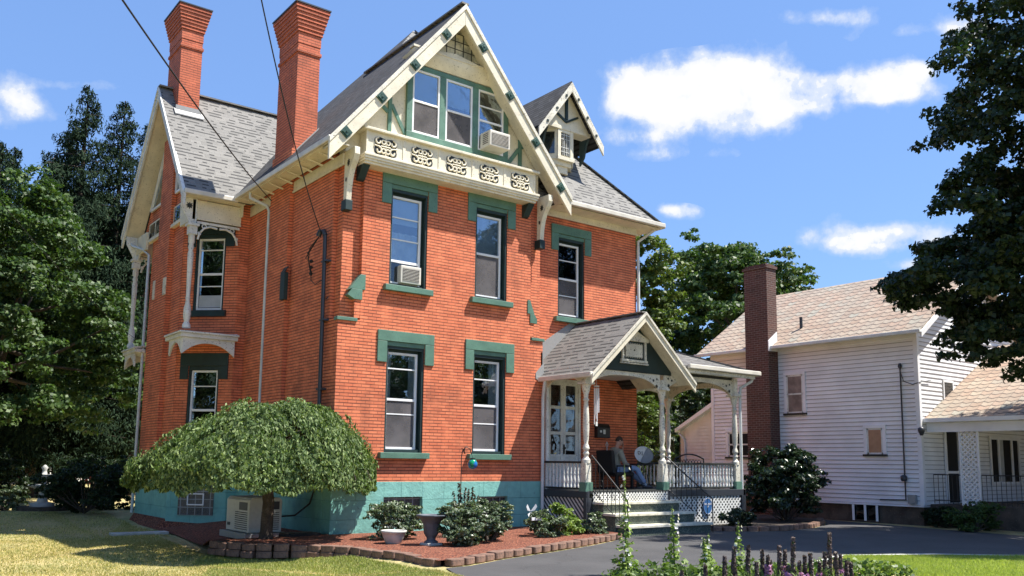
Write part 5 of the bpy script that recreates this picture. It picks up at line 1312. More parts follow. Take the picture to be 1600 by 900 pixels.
mb_ = bed('mulch_bed', BED, .105, 'mulch')
for v_ in mb_.data.vertices:
    if v_.co.y > 1.0 and v_.co.x < -1.5 : v_.co.z = -.14
BED2 = EDGE2+[(15.2,.2),(14.2,3.2),(11.5,3.2),(11.4,-1.5),(8.8,-1.6)]
K['soil'] = paint('dark_soil', (.05,.035,.025), .95, var=.3); bed('soil_bed', BED2, .08, 'soil')
tri_sheet('kerb_strip', [(6.38,-7.5),(8.2,-8.3),(9.6,-9.5),(15.4,-14.1),(15.2,-14.3),(9.5,-9.65),(8.15,-8.45),(6.4,-7.66),(5.0,-8.15),(4.25,-8.85),(4.1,-8.75),(4.9,-8.0)], .02, 'stonew')

# ------------------------------------------------------------------ FOLIAGE
def leaves(pos, nrm_, size, aspect=.6, rng=RNG, fold=.25, droop=None, jitter=.8):
    """one folded pointed leaf (2 quads sharing the midrib -> 4 verts, 2 tris) at each position"""
    n = len(pos)
    d = nrm_+rng.normal(0,jitter,(n,3)); d /= np.linalg.norm(d,axis=1)[:,None]+1e-9
    a = rng.normal(0,1,(n,3))
    if droop is not None: a = a*.45+np.array(droop)
    a -= d*(a*d).sum(1)[:,None]; a /= np.linalg.norm(a,axis=1)[:,None]+1e-9
    b = np.cross(d,a); s = (size*rng.uniform(.6,1.25,n))[:,None] if np.isscalar(size) else size[:,None]
    base = pos-a*s*.5; tip = pos+a*s*.5-d*s*.12; l_ = pos+b*s*aspect*.5+d*s*fold*.3; r_ = pos-b*s*aspect*.5+d*s*fold*.3
    vs = np.stack([base,l_,tip,r_],1).reshape(-1,3); f = np.arange(n*4).reshape(n,4)
    return vs, f
def mesh_leaves(name, parts, mat, parent=None):
    vs = np.concatenate([p[0] for p in parts]); off = 0; fs = []
    for v_, f_ in parts: fs.append(f_+off); off += len(v_)
    return fastmesh(name, vs, np.concatenate(fs), mat, parent)
def sph(n, rng=RNG):
    v = rng.normal(0,1,(n,3)); return v/np.linalg.norm(v,axis=1)[:,None]
def clumpcrown(c, rad, nclump, crad, nleaf, size, rng=RNG, lo=-.6, shell=.55, aspect=.75, jitter=.8, shape=1.0):
    """clumps of leaves spread through an uneven ellipsoid; returns leaf parts and the clump centres"""
    c = np.array(c); rad = np.array(rad); cs = []
    while len(cs) < nclump:
        u = sph(1,rng)[0]
        if u[2] < lo: continue
        r_ = shell+(1-shell)*rng.random()**.6; r_ *= 1+.16*math.sin(u[0]*5+1)*math.cos(u[1]*4+u[2]*3)
        if shape != 1.0: u = u*np.array([1,1,1]); 
        cs.append(c+u*rad*r_)
    cs = np.array(cs); cr = crad*rng.uniform(.6,1.35,nclump)
    w_ = cr**2; w_ /= w_.sum(); idx = rng.choice(nclump, nleaf, p=w_)
    u = sph(nleaf,rng); u[:,2] = np.where(u[:,2] < -.3, -u[:,2]*.5, u[:,2]); u /= np.linalg.norm(u,axis=1)[:,None]
    rr = rng.random(nleaf)**.33*.35+.70
    nsub = 9; sc_ = sph(nclump*nsub,rng).reshape(nclump,nsub,3)*(rng.random((nclump,nsub,1))**.4)*.85
    si = rng.integers(0,nsub,nleaf); pos = cs[idx]+(sc_[idx,si]*np.array([1,1,.8])+u*(rr*.40*rng.uniform(.5,1.15,nleaf))[:,None]*np.array([1,1,.6]))*cr[idx][:,None]
    out = (cs[idx]-c); out /= np.linalg.norm(out,axis=1)[:,None]+1e-9
    nn = u*.7+out*.4+np.array([0,0,.45])
    return leaves(pos, nn, size, aspect, rng, jitter=jitter), cs
K['bark'] = paint('grey_brown_bark', (.10,.075,.055), .95, var=.35, wear=(.04,.03,.025), wamt=.5, scale=6, bump=.9)
K['leaf_maple'] = leafmat('maple_leaf', [(0,(.028,.058,.015)),(.5,(.055,.105,.026)),(1,(.115,.17,.045))], .25)
K['leaf_dark'] = leafmat('dark_maple_leaf', [(0,(.010,.024,.008)),(.5,(.019,.040,.013)),(1,(.035,.060,.020))], .22)
K['leaf_yellow'] = leafmat('yellow_green_leaf', [(0,(.045,.08,.015)),(.5,(.09,.135,.026)),(1,(.16,.20,.05))], .3)
K['leaf_spruce'] = leafmat('spruce_needle', [(0,(.010,.022,.012)),(.5,(.020,.038,.020)),(1,(.040,.062,.030))], .05, .8, .08)
K['leaf_mulberry'] = leafmat('umbrella_leaf', [(0,(.035,.07,.018)),(.4,(.105,.165,.055)),(1,(.31,.38,.16))], .25, .6, .25)
K['leaf_box'] = leafmat('boxwood_leaf', [(0,(.035,.06,.025)),(.5,(.085,.13,.06)),(1,(.27,.31,.20))], .2, .35, .5)
K['leaf_lime'] = leafmat('lime_leaf', [(0,(.09,.15,.03)),(.6,(.18,.26,.05)),(1,(.32,.40,.10))], .3)
K['leaf_weed'] = leafmat('weed_leaf', [(0,(.05,.09,.02)),(.6,(.10,.16,.035)),(1,(.2,.27,.07))], .3)
K['leaf_bronze'] = leafmat('bronze_leaf', [(0,(.035,.03,.022)),(.5,(.07,.065,.035)),(1,(.14,.11,.08))], .2)
K['leaf_magnolia'] = leafmat('shrub_leaf', [(0,(.008,.020,.008)),(.6,(.018,.038,.014)),(1,(.05,.08,.035))], .15, .3, .5)
def trunk(m, base, top, r0, r1, bend=.15, n=7, rng=random):
    b = V(base); t_ = V(top); pts = []; rs = []
    for k in range(n+1):
        q = k/n; p = b+(t_-b)*q; p += V((rng.uniform(-1,1),rng.uniform(-1,1),0))*bend*math.sin(q*math.pi); pts.append(p); rs.append(r0*(1.35 if k == 0 else 1)*(1-q)+r1*q)
    m.tube(pts, rs, 10); return pts
def tree(name, label, cat, base, height, crown_c, crown_r, nclump, crad, nleaf, size, mat, group=None, lo=-.6, r0=.28, limbs=9, shell=.55, seed=1, extra=None):
    rng = np.random.default_rng(seed); rn = random.Random(seed)
    t = thing(name, label, cat, base, group)
    parts, cs = clumpcrown(crown_c, crown_r, nclump, crad, nleaf, size, rng, lo, shell)
    pl_ = [parts]
    if extra:
        p2, c2_ = clumpcrown(extra[0], extra[1], extra[2], extra[3], extra[4], size, rng, -.95, .3); pl_.append(p2); cs = np.concatenate([cs, c2_])
    mesh_leaves('crown', pl_, K[mat], t)
    m = M(); top = (crown_c[0], crown_c[1], crown_c[2]+crown_r[2]*.55); pts = trunk(m, base, top, r0, .05, .2, 8, rn)
    m.build('trunk', K['bark'], t)
    m = M()
    for i in range(limbs):
        c_ = cs[rn.randrange(len(cs))]; s_ = pts[min(len(pts)-2, rn.randrange(3,7))]; e_ = V(c_); mid = (s_+e_)/2+V((0,0,-.25))
        m.tube([s_, mid, e_], [r0*.35, r0*.2, .02], 6)
    m.build('limb', K['bark'], t)
    return t
# near maple whose crown hangs in from the right
tree('maple_tree','tall dark maple filling the right edge in front of the white house','tree',(16.0,-10.9,0),15,(15.35,-9.7,10.4),(4.0,3.7,6.4),190,.8,110000,.14,'leaf_dark',lo=-.95,r0=.3,limbs=44,shell=.35,seed=4,extra=((13.0,-8.6,6.0),(3.3,2.9,2.5),100,.62,50000))
tree('maple_tree','broad leafy maple on the left beside the wing of the brick house','tree',(-4.2,18.5,0),11,(-4.4,18.2,5.8),(4.4,4.2,5.6),190,.9,95000,.16,'leaf_maple',lo=-.55,r0=.3,limbs=30,shell=.6,seed=8)
tree('background_tree','yellow green tree rising behind the right porch roof','tree',(22.5,14.5,0),14,(21.5,13.6,7.2),(2.9,3.2,6.2),110,.9,50000,.2,'leaf_yellow',lo=-.95,seed=12)
tree('background_tree','round dark green tree behind the white house chimney','tree',(32.5,16.2,0),17,(32.3,14.9,8.8),(4.5,4.6,6.2),150,1.15,60000,.25,'leaf_maple',lo=-.9,seed=15)
tree('background_tree','low dark tree mass seen under the porch arches','tree',(25.5,18.5,0),10,(26.5,17.5,4.2),(5.2,4,5.2),80,1.2,34000,.25,'leaf_dark',lo=-.9,seed=19)
tree('background_tree','dark leafy tree standing far behind the maple at the left edge','tree',(-6,40,0),12,(-5,40,8.5),(7,4,6),110,1.4,36000,.3,'leaf_dark',lo=-.9,seed=23)
tree('background_tree','dark leafy tree behind the wing between maple and wall','tree',(1.5,33,0),10,(0.8,33,9.5),(4.5,3,5.5),90,1.2,30000,.28,'leaf_dark',lo=-.95,seed=27)
tree('off_frame_tree','large added tree blocking sky light left of the side wall, out of view','tree',(-12.5,9,0),15,(-12.5,9,8.2),(4.2,7.5,7.6),150,1.4,44000,.3,'leaf_dark',lo=-.9,seed=41)  # this and the next: unseen trees added to keep sky light off the side wall
tree('off_frame_tree','wide added tree blocking sky light at the left front of the lawn, out of view','tree',(-16,-2.5,0),14,(-16,-2.5,8),(4.5,6.0,7.2),140,1.4,40000,.3,'leaf_maple',lo=-.9,seed=42)
tree('off_frame_tree','tree across the street reflected in the front windows','tree',(14,-34,0),10,(14,-34,5.2),(8,4,5.2),120,1.4,26000,.35,'leaf_dark',lo=-.9,seed=43)
tree('off_frame_tree','second tree across the street mirrored in the attic glass','tree',(26,-36,0),11,(26,-36,6.0),(6,4,5.5),110,1.4,22000,.35,'leaf_maple',lo=-.9,seed=44)
# spruces
def spruce(base, h, r, label, seed, n=38000):
    r *= 1.5
    rng = np.random.default_rng(seed); t = thing('spruce_tree', label, 'spruce', base, 'tall spruces behind the brick house')
    P=[]; Nn=[]
    nb = int(h*13); b = V(base); m = M()
    for i in range(nb):
        q = (i+.5)/nb; z = h*(.12+.88*q); L = r*(1-q)**.75*rng.uniform(.65,1.15)+.15; a = rng.uniform(0,2*math.pi)
        k = max(24, int(n/nb*(L/r)*1.7)); s_ = rng.random(k)**.75
        x = math.cos(a)*L*s_; y = math.sin(a)*L*s_; zz = z+.25*L*s_*s_-.35*L*s_+ (-np.abs(rng.normal(0,1,k))*.45*(.3+s_*.7)*(.5+.5*(1-q)))
        w_ = (.14+.22*L*.5)*(1-.5*s_); wj = rng.normal(0,1,k)*w_
        P.append(np.stack([b.x+x-math.sin(a)*wj, b.y+y+math.cos(a)*wj, zz],1)); Nn.append(np.tile([math.cos(a)*.5,math.sin(a)*.5,.6],(k,1)))
        if i % 3 == 0: m.tube([(b.x,b.y,z),(b.x+math.cos(a)*L*.85,b.y+math.sin(a)*L*.85,z-.12*L)],[.04,.01],4)
    P=np.concatenate(P); Nn=np.concatenate(Nn)
    mesh_leaves('crown',[leaves(P,Nn,.25,.24,rng,droop=(0,0,-.9),jitter=.5)],K['leaf_spruce'],t)
    m2 = M(); m2.tube([b, b+V((0,0,h*.97))],[.3,.03],8); m2.build('trunk', K['bark'], t); m.build('limb', K['bark'], t)
spruce((-4.6,26,0),16.8,3.2,'leftmost tall spruce cut by the left edge',31)
spruce((-2.9,27.5,0),15.6,2.6,'shorter spruce between the two tallest on the left',32)
spruce((-.5,25,0),18.3,3.0,'tallest spruce standing left of the wing gable',33,46000)
spruce((1.4,26.5,0),18.6,3.0,'spruce partly hidden by the wing gable',34,44000)
spruce((3.2,29,0),18.6,3.0,'dark spruce behind the wing roof edge',35)
spruce((-3.8,24,0),14.6,3.2,'broad dark spruce between the two leftmost ones',38)
spruce((-.6,28,0),17.0,3.2,'spruce filling the gap behind the tallest one',39)
spruce((2.4,24.5,0),16.2,2.6,'narrow spruce close against the wing rake',40,30000)
spruce((-1.9,23.5,0),14.2,2.8,'shorter broad spruce just above the left maple crown',37)
spruce((24.5,17,0),15.2,2.6,'dark spruce top poking out by the right eave corner',36,12000)

# weeping umbrella tree
def umbrella():
    rng = np.random.default_rng(51); base=(-1.46,-.26,0)
    t = thing('weeping_mulberry','dense umbrella shaped weeping tree on the mulch in front of the left house corner','tree',base)
    cx, cy = -1.60, -.17; Rr = 2.25
    ns = 1500; kk = 62
    th = rng.uniform(0,2*math.pi,ns); r0_ = np.sqrt(rng.random(ns))*.93; r0_ = np.where(rng.random(ns)<.35, .75+.22*rng.random(ns), r0_)
    lump = 1+.05*np.sin(th*5+1)+.035*np.sin(th*9+2)+.04*np.sin(th*3+1)
    L_ = rng.uniform(.16,.44,ns); q = rng.random((ns,kk)); rr = r0_[:,None]+q*L_[:,None]*(1-.25*r0_[:,None]); over = np.clip(rr-.97,0,None); rc = np.minimum(rr,.97+over*.18)
    sd_ = (np.cos(th)*.79-np.sin(th)*.61)[:,None]; pe = 2.3+np.where(sd_>0,1.6,.9)*sd_
    hh = 1.34*(1-np.clip(rc,0,1)**pe)**.85
    z = 1.24+hh-over*1.3*rng.uniform(.4,1.6,(ns,1))+(rng.normal(0,.095,ns))[:,None]+.05*np.sin(th*6+r0_*11)[:,None]
    thj = th[:,None]+rng.normal(0,.012,(ns,kk))/(rc+.15)+.06*np.sin(q*3+th[:,None]*9)
    wj = rng.normal(0,.020,(ns,kk,3))
    P = np.stack([cx+np.cos(thj)*rc*Rr*lump[:,None], cy+np.sin(thj)*rc*Rr*lump[:,None], z],2)+wj
    P = P.reshape(-1,3); tf = thj.reshape(-1); rf = rc.reshape(-1)
    P[:,2] = np.maximum(P[:,2], 1.07+.05*np.sin(tf*8)+.05*np.sin(tf*23)+.05*rng.random(len(P)))
    nn = np.stack([np.cos(tf)*rf*1.1,np.sin(tf)*rf*1.1,1.15-rf],1); dr = np.stack([np.cos(tf)*.5,np.sin(tf)*.5,-.95*np.ones(len(tf))],1)
    lv = leaves(P,nn,.082*rng.uniform(.55,1.35,len(P)),.42,rng,droop=dr,jitter=.7)
    # inner, lower layer
    k = 5000; th=rng.uniform(0,2*math.pi,k); rr=np.sqrt(rng.random(k))*.93; P2=np.stack([cx+np.cos(th)*rr*Rr,cy+np.sin(th)*rr*Rr,1.08+1.5*(1-rr**2.3)**.8*rng.random(k)],1)
    lv2 = leaves(P2,np.tile([0,0,1.],(k,1)),.13,.45,rng,droop=(0,0,-.9))
    mesh_leaves('crown',[lv,lv2],K['leaf_mulberry'],t)
    m = M(); m.tube([(-1.46,-.26,-.05),(-1.46,-.26,.25),(-1.44,-.25,.8),(-1.5,-.2,1.3),(-1.55,-.18,2.2)],[.17,.12,.11,.12,.06],12); m.build('trunk',K['bark'],t)
    m = M()
    for i in range(26):
        a = i*2*math.pi/26+.1; L = 2.2*rng.uniform(.8,1.0); m.tube([(-1.52,-.2,1.7+.3*rng.random()),(-1.52+math.cos(a)*L*.5,-.2+math.sin(a)*L*.5,2.25),(-1.52+math.cos(a)*L*.9,-.2+math.sin(a)*L*.9,1.75),(-1.52+math.cos(a)*L,-.2+math.sin(a)*L,1.25)],[.04,.03,.018,.008],5)
    m.build('limb',K['bark'],t)
umbrella()
def bush(name, label, cat, c, rad, n, size, mat, seed, nclump=22, crad=.16, group=None, aspect=.6, lo=-.9, stems=True):
    rng = np.random.default_rng(seed); t = thing(name, label, cat, (c[0],c[1],0), group)
    lv, cs = clumpcrown(c, rad, nclump, crad, n, size, rng, lo, .5, aspect)
    mesh_leaves('foliage',[lv],K[mat],t)
    if stems:
        m = M()
        for q in cs[::2]: m.tube([(c[0],c[1],.02),((c[0]+q[0])/2,(c[1]+q[1])/2,q[2]*.45),tuple(q)],[.02,.014,.005],4)
        m.build('stem',K['bark'],t)
    return t
bush('boxwood_bush','rounded variegated bush left of the urn planter','bush',(.62,-1.5,.42),(.50,.5,.40),8000,.06,'leaf_box',61,30,.17)
bush('boxwood_bush','dense rounded dark bush right behind the urn planter','bush',(1.05,-3.25,.44),(.46,.46,.42),12000,.055,'leaf_box',62,34,.15)
bush('boxwood_bush','second dense rounded bush between the bronze shrub and the lime shrub','bush',(1.95,-2.85,.44),(.50,.48,.42),12000,.055,'leaf_box',63,34,.15)
def spiky(name,label,cat,x,y,seed):
    rng = np.random.default_rng(seed); t = thing(name,label,cat,(x,y,0)); m = M(); P=[]; N_=[]; D_=[]
    for i in range(30):
        a = rng.uniform(0,6.28); r_ = .5*rng.random()**.6; h = rng.uniform(.75,1.5)*(1-.35*r_/.5); tx, ty = x+math.cos(a)*r_, y+math.sin(a)*r_
        m.tube([(x+math.cos(a)*r_*.3,y+math.sin(a)*r_*.3,.05),((x+tx)/2+.02,(y+ty)/2,h*.5),(tx,ty,h)],[.010,.007,.004],4)
        k = 90; q = .15+.85*rng.random(k); aa = rng.uniform(0,6.28,k); rr = .055*(1.25-q)
        P.append(np.stack([x+(tx-x)*(.3+.7*q)+np.cos(aa)*rr,y+(ty-y)*(.3+.7*q)+np.sin(aa)*rr,h*q],1)); N_.append(np.stack([np.cos(aa)*.6,np.sin(aa)*.6,.5+0*aa],1)); D_.append(np.stack([np.cos(aa)*.7,np.sin(aa)*.7,.9+0*aa],1))
    P=np.concatenate(P); mesh_leaves('foliage',[leaves(P,np.concatenate(N_),.085,.42,rng,droop=np.concatenate(D_),jitter=.4)],K['leaf_bronze'],t); m.build('stem',K['bark'],t)
spiky('bronze_shrub','upright bronze leaved shrub with spiky stems rising behind the two boxwoods','shrub',2.1,-1.75,64)
bush('boxwood_bush','small grey green bush under the white marker plate','bush',(3.65,-2.55,.32),(.42,.42,.30),7500,.052,'leaf_box',65,24,.14)
bush('lime_shrub','bright lime green shrub near the left porch lattice','shrub',(4.25,-2.3,.36),(.48,.45,.38),8000,.065,'leaf_lime',66,26,.15)
bush('boxwood_bush','small variegated bush beside the bottom porch step','bush',(5.1,-2.45,.26),(.30,.30,.24),5500,.05,'leaf_box',67,20,.11)
bush('low_shrub','low dark bush in front of the lattice right of the iron handrail','bush',(10.35,-2.2,.22),(.48,.4,.24),3200,.07,'leaf_magnolia',68,20,.14)
bush('large_shrub','big dark rounded shrub between porch and white house','shrub',(13.2,-1.6,1.05),(1.12,1.05,1.0),24000,.12,'leaf_magnolia',69,60,.33,aspect=.45,lo=-.7)
bush('garden_shrub','dark shrub in the shade behind the far end of the wing','shrub',(-2.3,11.2,.75),(1.3,1.1,.85),12000,.1,'leaf_dark',70,50,.3)
bush('garden_shrub','dark shrub beside the far corner of the wing, right of the fountain','shrub',(-1.4,13.5,.8),(1.5,1.1,.9),12000,.1,'leaf_dark',71,50,.3)
bush('garden_shrub','low grey green shrub left of the fountain','shrub',(-4.0,13.8,.35),(.55,.5,.4),3200,.09,'leaf_box',72,22,.16)
bush('garden_shrub','rusty leaved shrub just right of the fountain','shrub',(-2.25,13.7,.4),(.4,.4,.45),2600,.08,'leaf_bronze',73,20,.15)
bush('garden_shrub','dark shrub mass behind the fountain at the left edge','shrub',(-5.0,16.2,.9),(2.2,.9,1.1),14000,.11,'leaf_dark',74,60,.35)
bush('garden_shrub','sunlit shrub seen under the left porch arch behind the house','shrub',(15.7,6.4,2.0),(.95,.9,2.3),14000,.11,'leaf_yellow',75,60,.35,lo=-.8)
bush('tall_shrub','tall dark shrub filling the gap under the right porch arches','shrub',(21.2,9.6,2.8),(2.0,1.5,3.0),24000,.14,'leaf_dark',79,80,.42)
bush('garden_shrub','white flowering dark shrub behind the porch dish','shrub',(14.7,4.9,.95),(.8,.8,1.0),9000,.1,'leaf_box',76,40,.3,lo=-.8)
bush('garden_shrub','low weedy shrub before the lattice screen of the white house','shrub',(15.2,-5.9,.35),(.8,.5,.4),4000,.11,'leaf_maple',77,28,.2,aspect=.3)
bush('garden_shrub','dark ground hugging shrub along the white house base','shrub',(15.9,-4.75,.25),(.35,.7,.3),3600,.08,'leaf_dark',78,28,.15)
# hanging plant baskets of foliage behind far trees: low hedge stuff
def hedge(name, x0, x1, y, z1, n, seed, mat='leaf_dark'):
    rng = np.random.default_rng(seed); P = np.stack([rng.uniform(x0,x1,n), y+rng.normal(0,.6,n), z1*rng.random(n)**.8*(1+.2*np.sin(rng.uniform(0,9,n)))],1)
    P[:,2] *= (.8+.25*np.sin(P[:,0]*1.3)+.1*np.sin(P[:,0]*3.1))
    o = mesh_leaves(name,[leaves(P,np.tile([0,-.6,.6],(n,1)),.34,.6,rng)],K[mat]); return tag(o, 'dark mass of far undergrowth and woods behind the houses', 'undergrowth', kind='stuff')
hedge('far_woods',-30,75,52,7.5,60000,81)
# far red house and white porch glimpsed through the trees
t = thing('red_house','red painted far house with a white trimmed porch glimpsed under the maple','house',(4.5,47,0))
K['redp'] = paint('red_clapboard', (.45,.045,.04), .7); 
m = M(); m.box(1.5,7.5,44,50,0,5.6); m.build('wall',K['redp'],t); m = M(); m.prism([(1.2,43.7,5.6),(7.8,43.7,5.6),(4.5,43.7,8.3)],(0,6.6,0)); m.build('roof',K['shingle_dk'],t)
m = M(); m.box(1.2,6.6,42.0,43.95,2.75,3.0)
for i in range(7): m.box(1.3+i*.8,1.45+i*.8,42.0,42.15,0,2.75)
m.box(1.2,6.6,42.0,42.1,.75,.85)
for i in range(26): m.box(1.3+i*.2,1.36+i*.2,42.02,42.08,.1,.75)
m.build('porch',K['vinyl'],t); m = M(); m.box(4.9,5.5,43.93,43.99,3.6,5.0); m.build('window',K['vinyl'],t)
# ------------------------------------------------------------------ FOREGROUND FLOWERS
K['petal'] = leafmat('pale_petal', [(0,(.7,.62,.66)),(.5,(.8,.76,.78)),(1,(.85,.82,.85))], .3); K['purple'] = leafmat('liatris_purple', [(0,(.38,.15,.36)),(.5,(.58,.28,.54)),(1,(.66,.42,.62))], .3)
K['seed'] = leafmat('brown_seedhead', [(0,(.05,.035,.03)),(.5,(.12,.08,.07)),(1,(.28,.21,.18))], .1); K['stem'] = simple('green_stem', (.09,.14,.04), .7)
def hollyhock(x, y, h, label, seed, nl=220, fl=9):
    rng = np.random.default_rng(seed); t = thing('hollyhock', label, 'flower', (x,y,0))
    lean = rng.normal(0,.035,2); m = M(); m.tube([(x,y,0),(x+lean[0]*.5,y+lean[1]*.5,h*.5),(x+lean[0],y+lean[1],h)],[.014,.011,.005],6); m.build('stem',K['stem'],t)
    q = rng.random(nl)**2.4; a = rng.uniform(0,6.28,nl); r_ = (.22*(1-q)**1.6+.018)*rng.uniform(.3,1,nl)
    P = np.stack([x+lean[0]*q+np.cos(a)*r_,y+lean[1]*q+np.sin(a)*r_,h*(.03+.93*q)],1)
    mesh_leaves('foliage',[leaves(P,np.stack([np.cos(a)*.4,np.sin(a)*.4,.8+0*a],1),.105*(1-.72*q)*rng.uniform(.6,1.2,nl),.85,rng,jitter=.4)],K['leaf_lime'],t)
    m = M()
    for i in range(fl):
        z = h*(.35+.63*(i+rng.random())/fl); aa = rng.uniform(2.5,5.8); c = V((x+math.cos(aa)*.05,y+math.sin(aa)*.05,z)); nn = V((math.cos(aa),math.sin(aa),.3)).normalized(); u = nn.cross(V((0,0,1))).normalized(); w_ = u.cross(nn)
        rad = .032*rng.uniform(.6,1.1); vs = [c]+[c+nn*rad*.5+(u*math.cos(k*.7854)+w_*math.sin(k*.7854))*rad*(1 if k%2 else .8) for k in range(8)]
        m.add(vs,[(0,k+1,(k+1)%8+1) for k in range(8)])
    m.build('flower',K['petal'],t)
hollyhock(.96,-7.6,1.60,'tallest hollyhock stalk with white blooms at the left of the foreground flowers',91,300,12)
hollyhock(1.50,-8.05,1.02,'second hollyhock stalk with white blooms right of the tallest one',92,300,10)
hollyhock(2.05,-8.15,.62,'short leafy hollyhock in the middle of the foreground flowers',93,240,5)
hollyhock(2.35,-8.5,.80,'short leafy stalk with a white bud left of the purple spikes',94,240,5)
hollyhock(.65,-7.95,.52,'low pale flowered plant at the foot of the tallest hollyhock',95,160,6)
hollyhock(1.75,-8.45,.58,'low broad leaved plant between the two middle stalks',96,260,3)
rl = random.Random(5)
def liatris(x, y, h, purple, i):
    rng = np.random.default_rng(200+i); t = thing('liatris_spike', '', 'flower', (x,y,0), 'liatris spikes in the foreground bed')
    lx, ly = rng.normal(0,.02,2); m = M(); m.tube([(x,y,0),(x+lx,y+ly,h)],[.010,.012],5); m.build('stem',K['stem'],t)
    z0 = h*.38; k = 330; q = rng.random(k); a = rng.uniform(0,6.28,k); r_ = .027*(1-.4*q)
    P = np.stack([x+lx*(z0+q*(h-z0))/h+np.cos(a)*r_,y+ly*(z0+q*(h-z0))/h+np.sin(a)*r_,z0+q*(h-z0)],1); nn = np.stack([np.cos(a),np.sin(a),.4+0*a],1)
    sel = q > purple
    if sel.any(): mesh_leaves('seedhead',[leaves(P[sel],nn[sel],.036,.7,rng,jitter=.5)],K['seed'],t)
    if (~sel).any(): mesh_leaves('blossom',[leaves(P[~sel]+nn[~sel]*.016,nn[~sel],.045,.5,rng,jitter=.8)],K['purple'],t)
    k = 110; q = rng.random(k); a = rng.uniform(0,6.28,k); P = np.stack([x+np.cos(a)*.06*q,y+np.sin(a)*.06*q,h*.5*q+.02],1)
    mesh_leaves('leaf',[leaves(P,np.stack([np.cos(a),np.sin(a),.3+0*a],1),.11,.12,rng,droop=(0,0,.9),jitter=.3)],K['leaf_lime'],t)
    return t
rx_ = np.array([.794,-.608]); 
spk = [(1128,.50,0),(1140,.60,.0),(1162,.62,.0),(1178,.50,.1),(1186,.56,.0),(1203,.44,.3),(1212,.66,.0),(1218,.60,.45),(1232,.80,.0),(1243,.48,.55),(1252,.52,.3),(1262,.54,.1),(1272,.46,.5),(1288,.84,.0),(1296,.52,.6),(1305,.50,.4),(1148,.40,.5),(1100,.40,.4),(1060,.36,.0),(1322,.44,.1),(1195,.50,.6),(1281,.60,.2),(1301,.62,.0),(1314,.50,.0),(1226,.46,.7)]
lab = []
for i,(px_,h,pu) in enumerate(spk):
    w_ = 10.9+rl.uniform(-.45,.45); lat = (px_-799.4)/1378.3*w_
    x = -8.266+.606*w_+.795*lat+.09*.0; y = -16.918+.795*w_*1.0-.606*lat
    t = liatris(x, y, h*.98+.02*rl.random(), pu, i)
    t['label'] = ('tall brown liatris seed spike in the foreground bed' if pu == 0 and h >= .58 else 'short brown liatris seed spike in the foreground bed' if pu == 0 else 'liatris spike with purple blossom low on the stem in the foreground bed')
    t['group'] = ('tall brown spikes in the foreground bed' if pu == 0 and h >= .58 else 'short brown spikes in the foreground bed' if pu == 0 else 'purple blossom spikes in the foreground bed')
# underleaf mat of the flower bed
rng = np.random.default_rng(99); k = 3000; u_ = rng.random(k); v_ = rng.random(k)
P = np.stack([.3+u_*3.9+v_*.25, -7.75-u_*1.45-v_*.9, rng.random(k)**1.3*.24*(.6+.5*np.sin(u_*9)**2)],1)
tag(mesh_leaves('ground_cover',[leaves(P,np.tile([0,-.2,.9],(k,1)),.085,.7,rng)],K['leaf_weed']), 'leafy ground cover at the foot of the foreground flowers', 'ground cover', kind='stuff')
# grass blades on the visible lawns
def grass(regions, n, seed, mat, h):
    rng = np.random.default_rng(seed); out=[]
    for (ax,ay,bx_,by_,cx_,cy_,dx_,dy_,k) in regions:
        u=rng.random(k); v=rng.random(k); x=(ax*(1-u)+bx_*u)*(1-v)+(dx_*(1-u)+cx_*u)*v; y=(ay*(1-u)+by_*u)*(1-v)+(dy_*(1-u)+cy_*u)*v; out.append(np.stack([x,y],1))
    p=np.concatenate(out); k=len(p); a=rng.uniform(0,6.28,k); hh=h*rng.uniform(.4,1.2,k); w_=.006+.004*rng.random(k); ln=rng.normal(0,.35,(k,2))*hh[:,None]
    g0=gh(p[:,0],p[:,1]); b=np.stack([p[:,0]-np.cos(a)*w_,p[:,1]-np.sin(a)*w_,g0],1); c=np.stack([p[:,0]+np.cos(a)*w_,p[:,1]+np.sin(a)*w_,g0],1); d=np.stack([p[:,0]+ln[:,0],p[:,1]+ln[:,1],hh+g0],1)
    vs=np.stack([b,c,d],1).reshape(-1,3); return fastmesh('grass', vs, np.arange(3*k).reshape(k,3), K[mat])
K['blade'] = leafmat('grass_blade', [(0,(.18,.20,.06)),(.35,(.40,.37,.14)),(.7,(.60,.50,.24)),(1,(.74,.60,.33))], .3, .7, .2); K['blade_m'] = leafmat('mixed_grass_blade', [(0,(.16,.20,.05)),(.5,(.32,.35,.11)),(1,(.52,.48,.20))], .3, .7, .2); K['blade_g'] = leafmat('green_grass_blade', [(0,(.22,.28,.06)),(.5,(.38,.44,.10)),(1,(.50,.54,.16))], .35, .6, .3)
tag(grass([(-8,-4,-1.2,-7.6,-.9,-5.5,-3.3,-1.6,60000),(-9,-4,-3.3,-1.9,-3.3,4,-7.5,6,52000),(-8,5,-3.3,4,-2.8,12.5,-6.5,14,24000),(-3.4,-1.9,-2.6,-.3,-1.65,9.4,-3.4,4.1,20000),(-3.4,4,-1.8,4.5,-1.6,12,-3.2,12,6000)],0,301,'blade',.035),'dry yellow green lawn grass on the left','grass',kind='stuff')
tag(grass([(-3.2,-2.2,-1.1,-5.6,-1.15,-6.2,-3.8,-3.6,16000),(-3.3,-1.5,-.95,-5.6,-.95,-2.9,-2.6,-.3,20000)],0,305,'blade_m',.045),'greener lawn grass beside the edging blocks','grass',kind='stuff')
tag(grass([(4.3,-8.9,6.4,-7.65,9.6,-9.6,6.0,-12.5,60000),(6.0,-12.5,9.6,-9.6,15.4,-14.2,12,-17,30000)],0,303,'blade_g',.05),'bright green grass strip at the lower right','grass',kind='stuff')
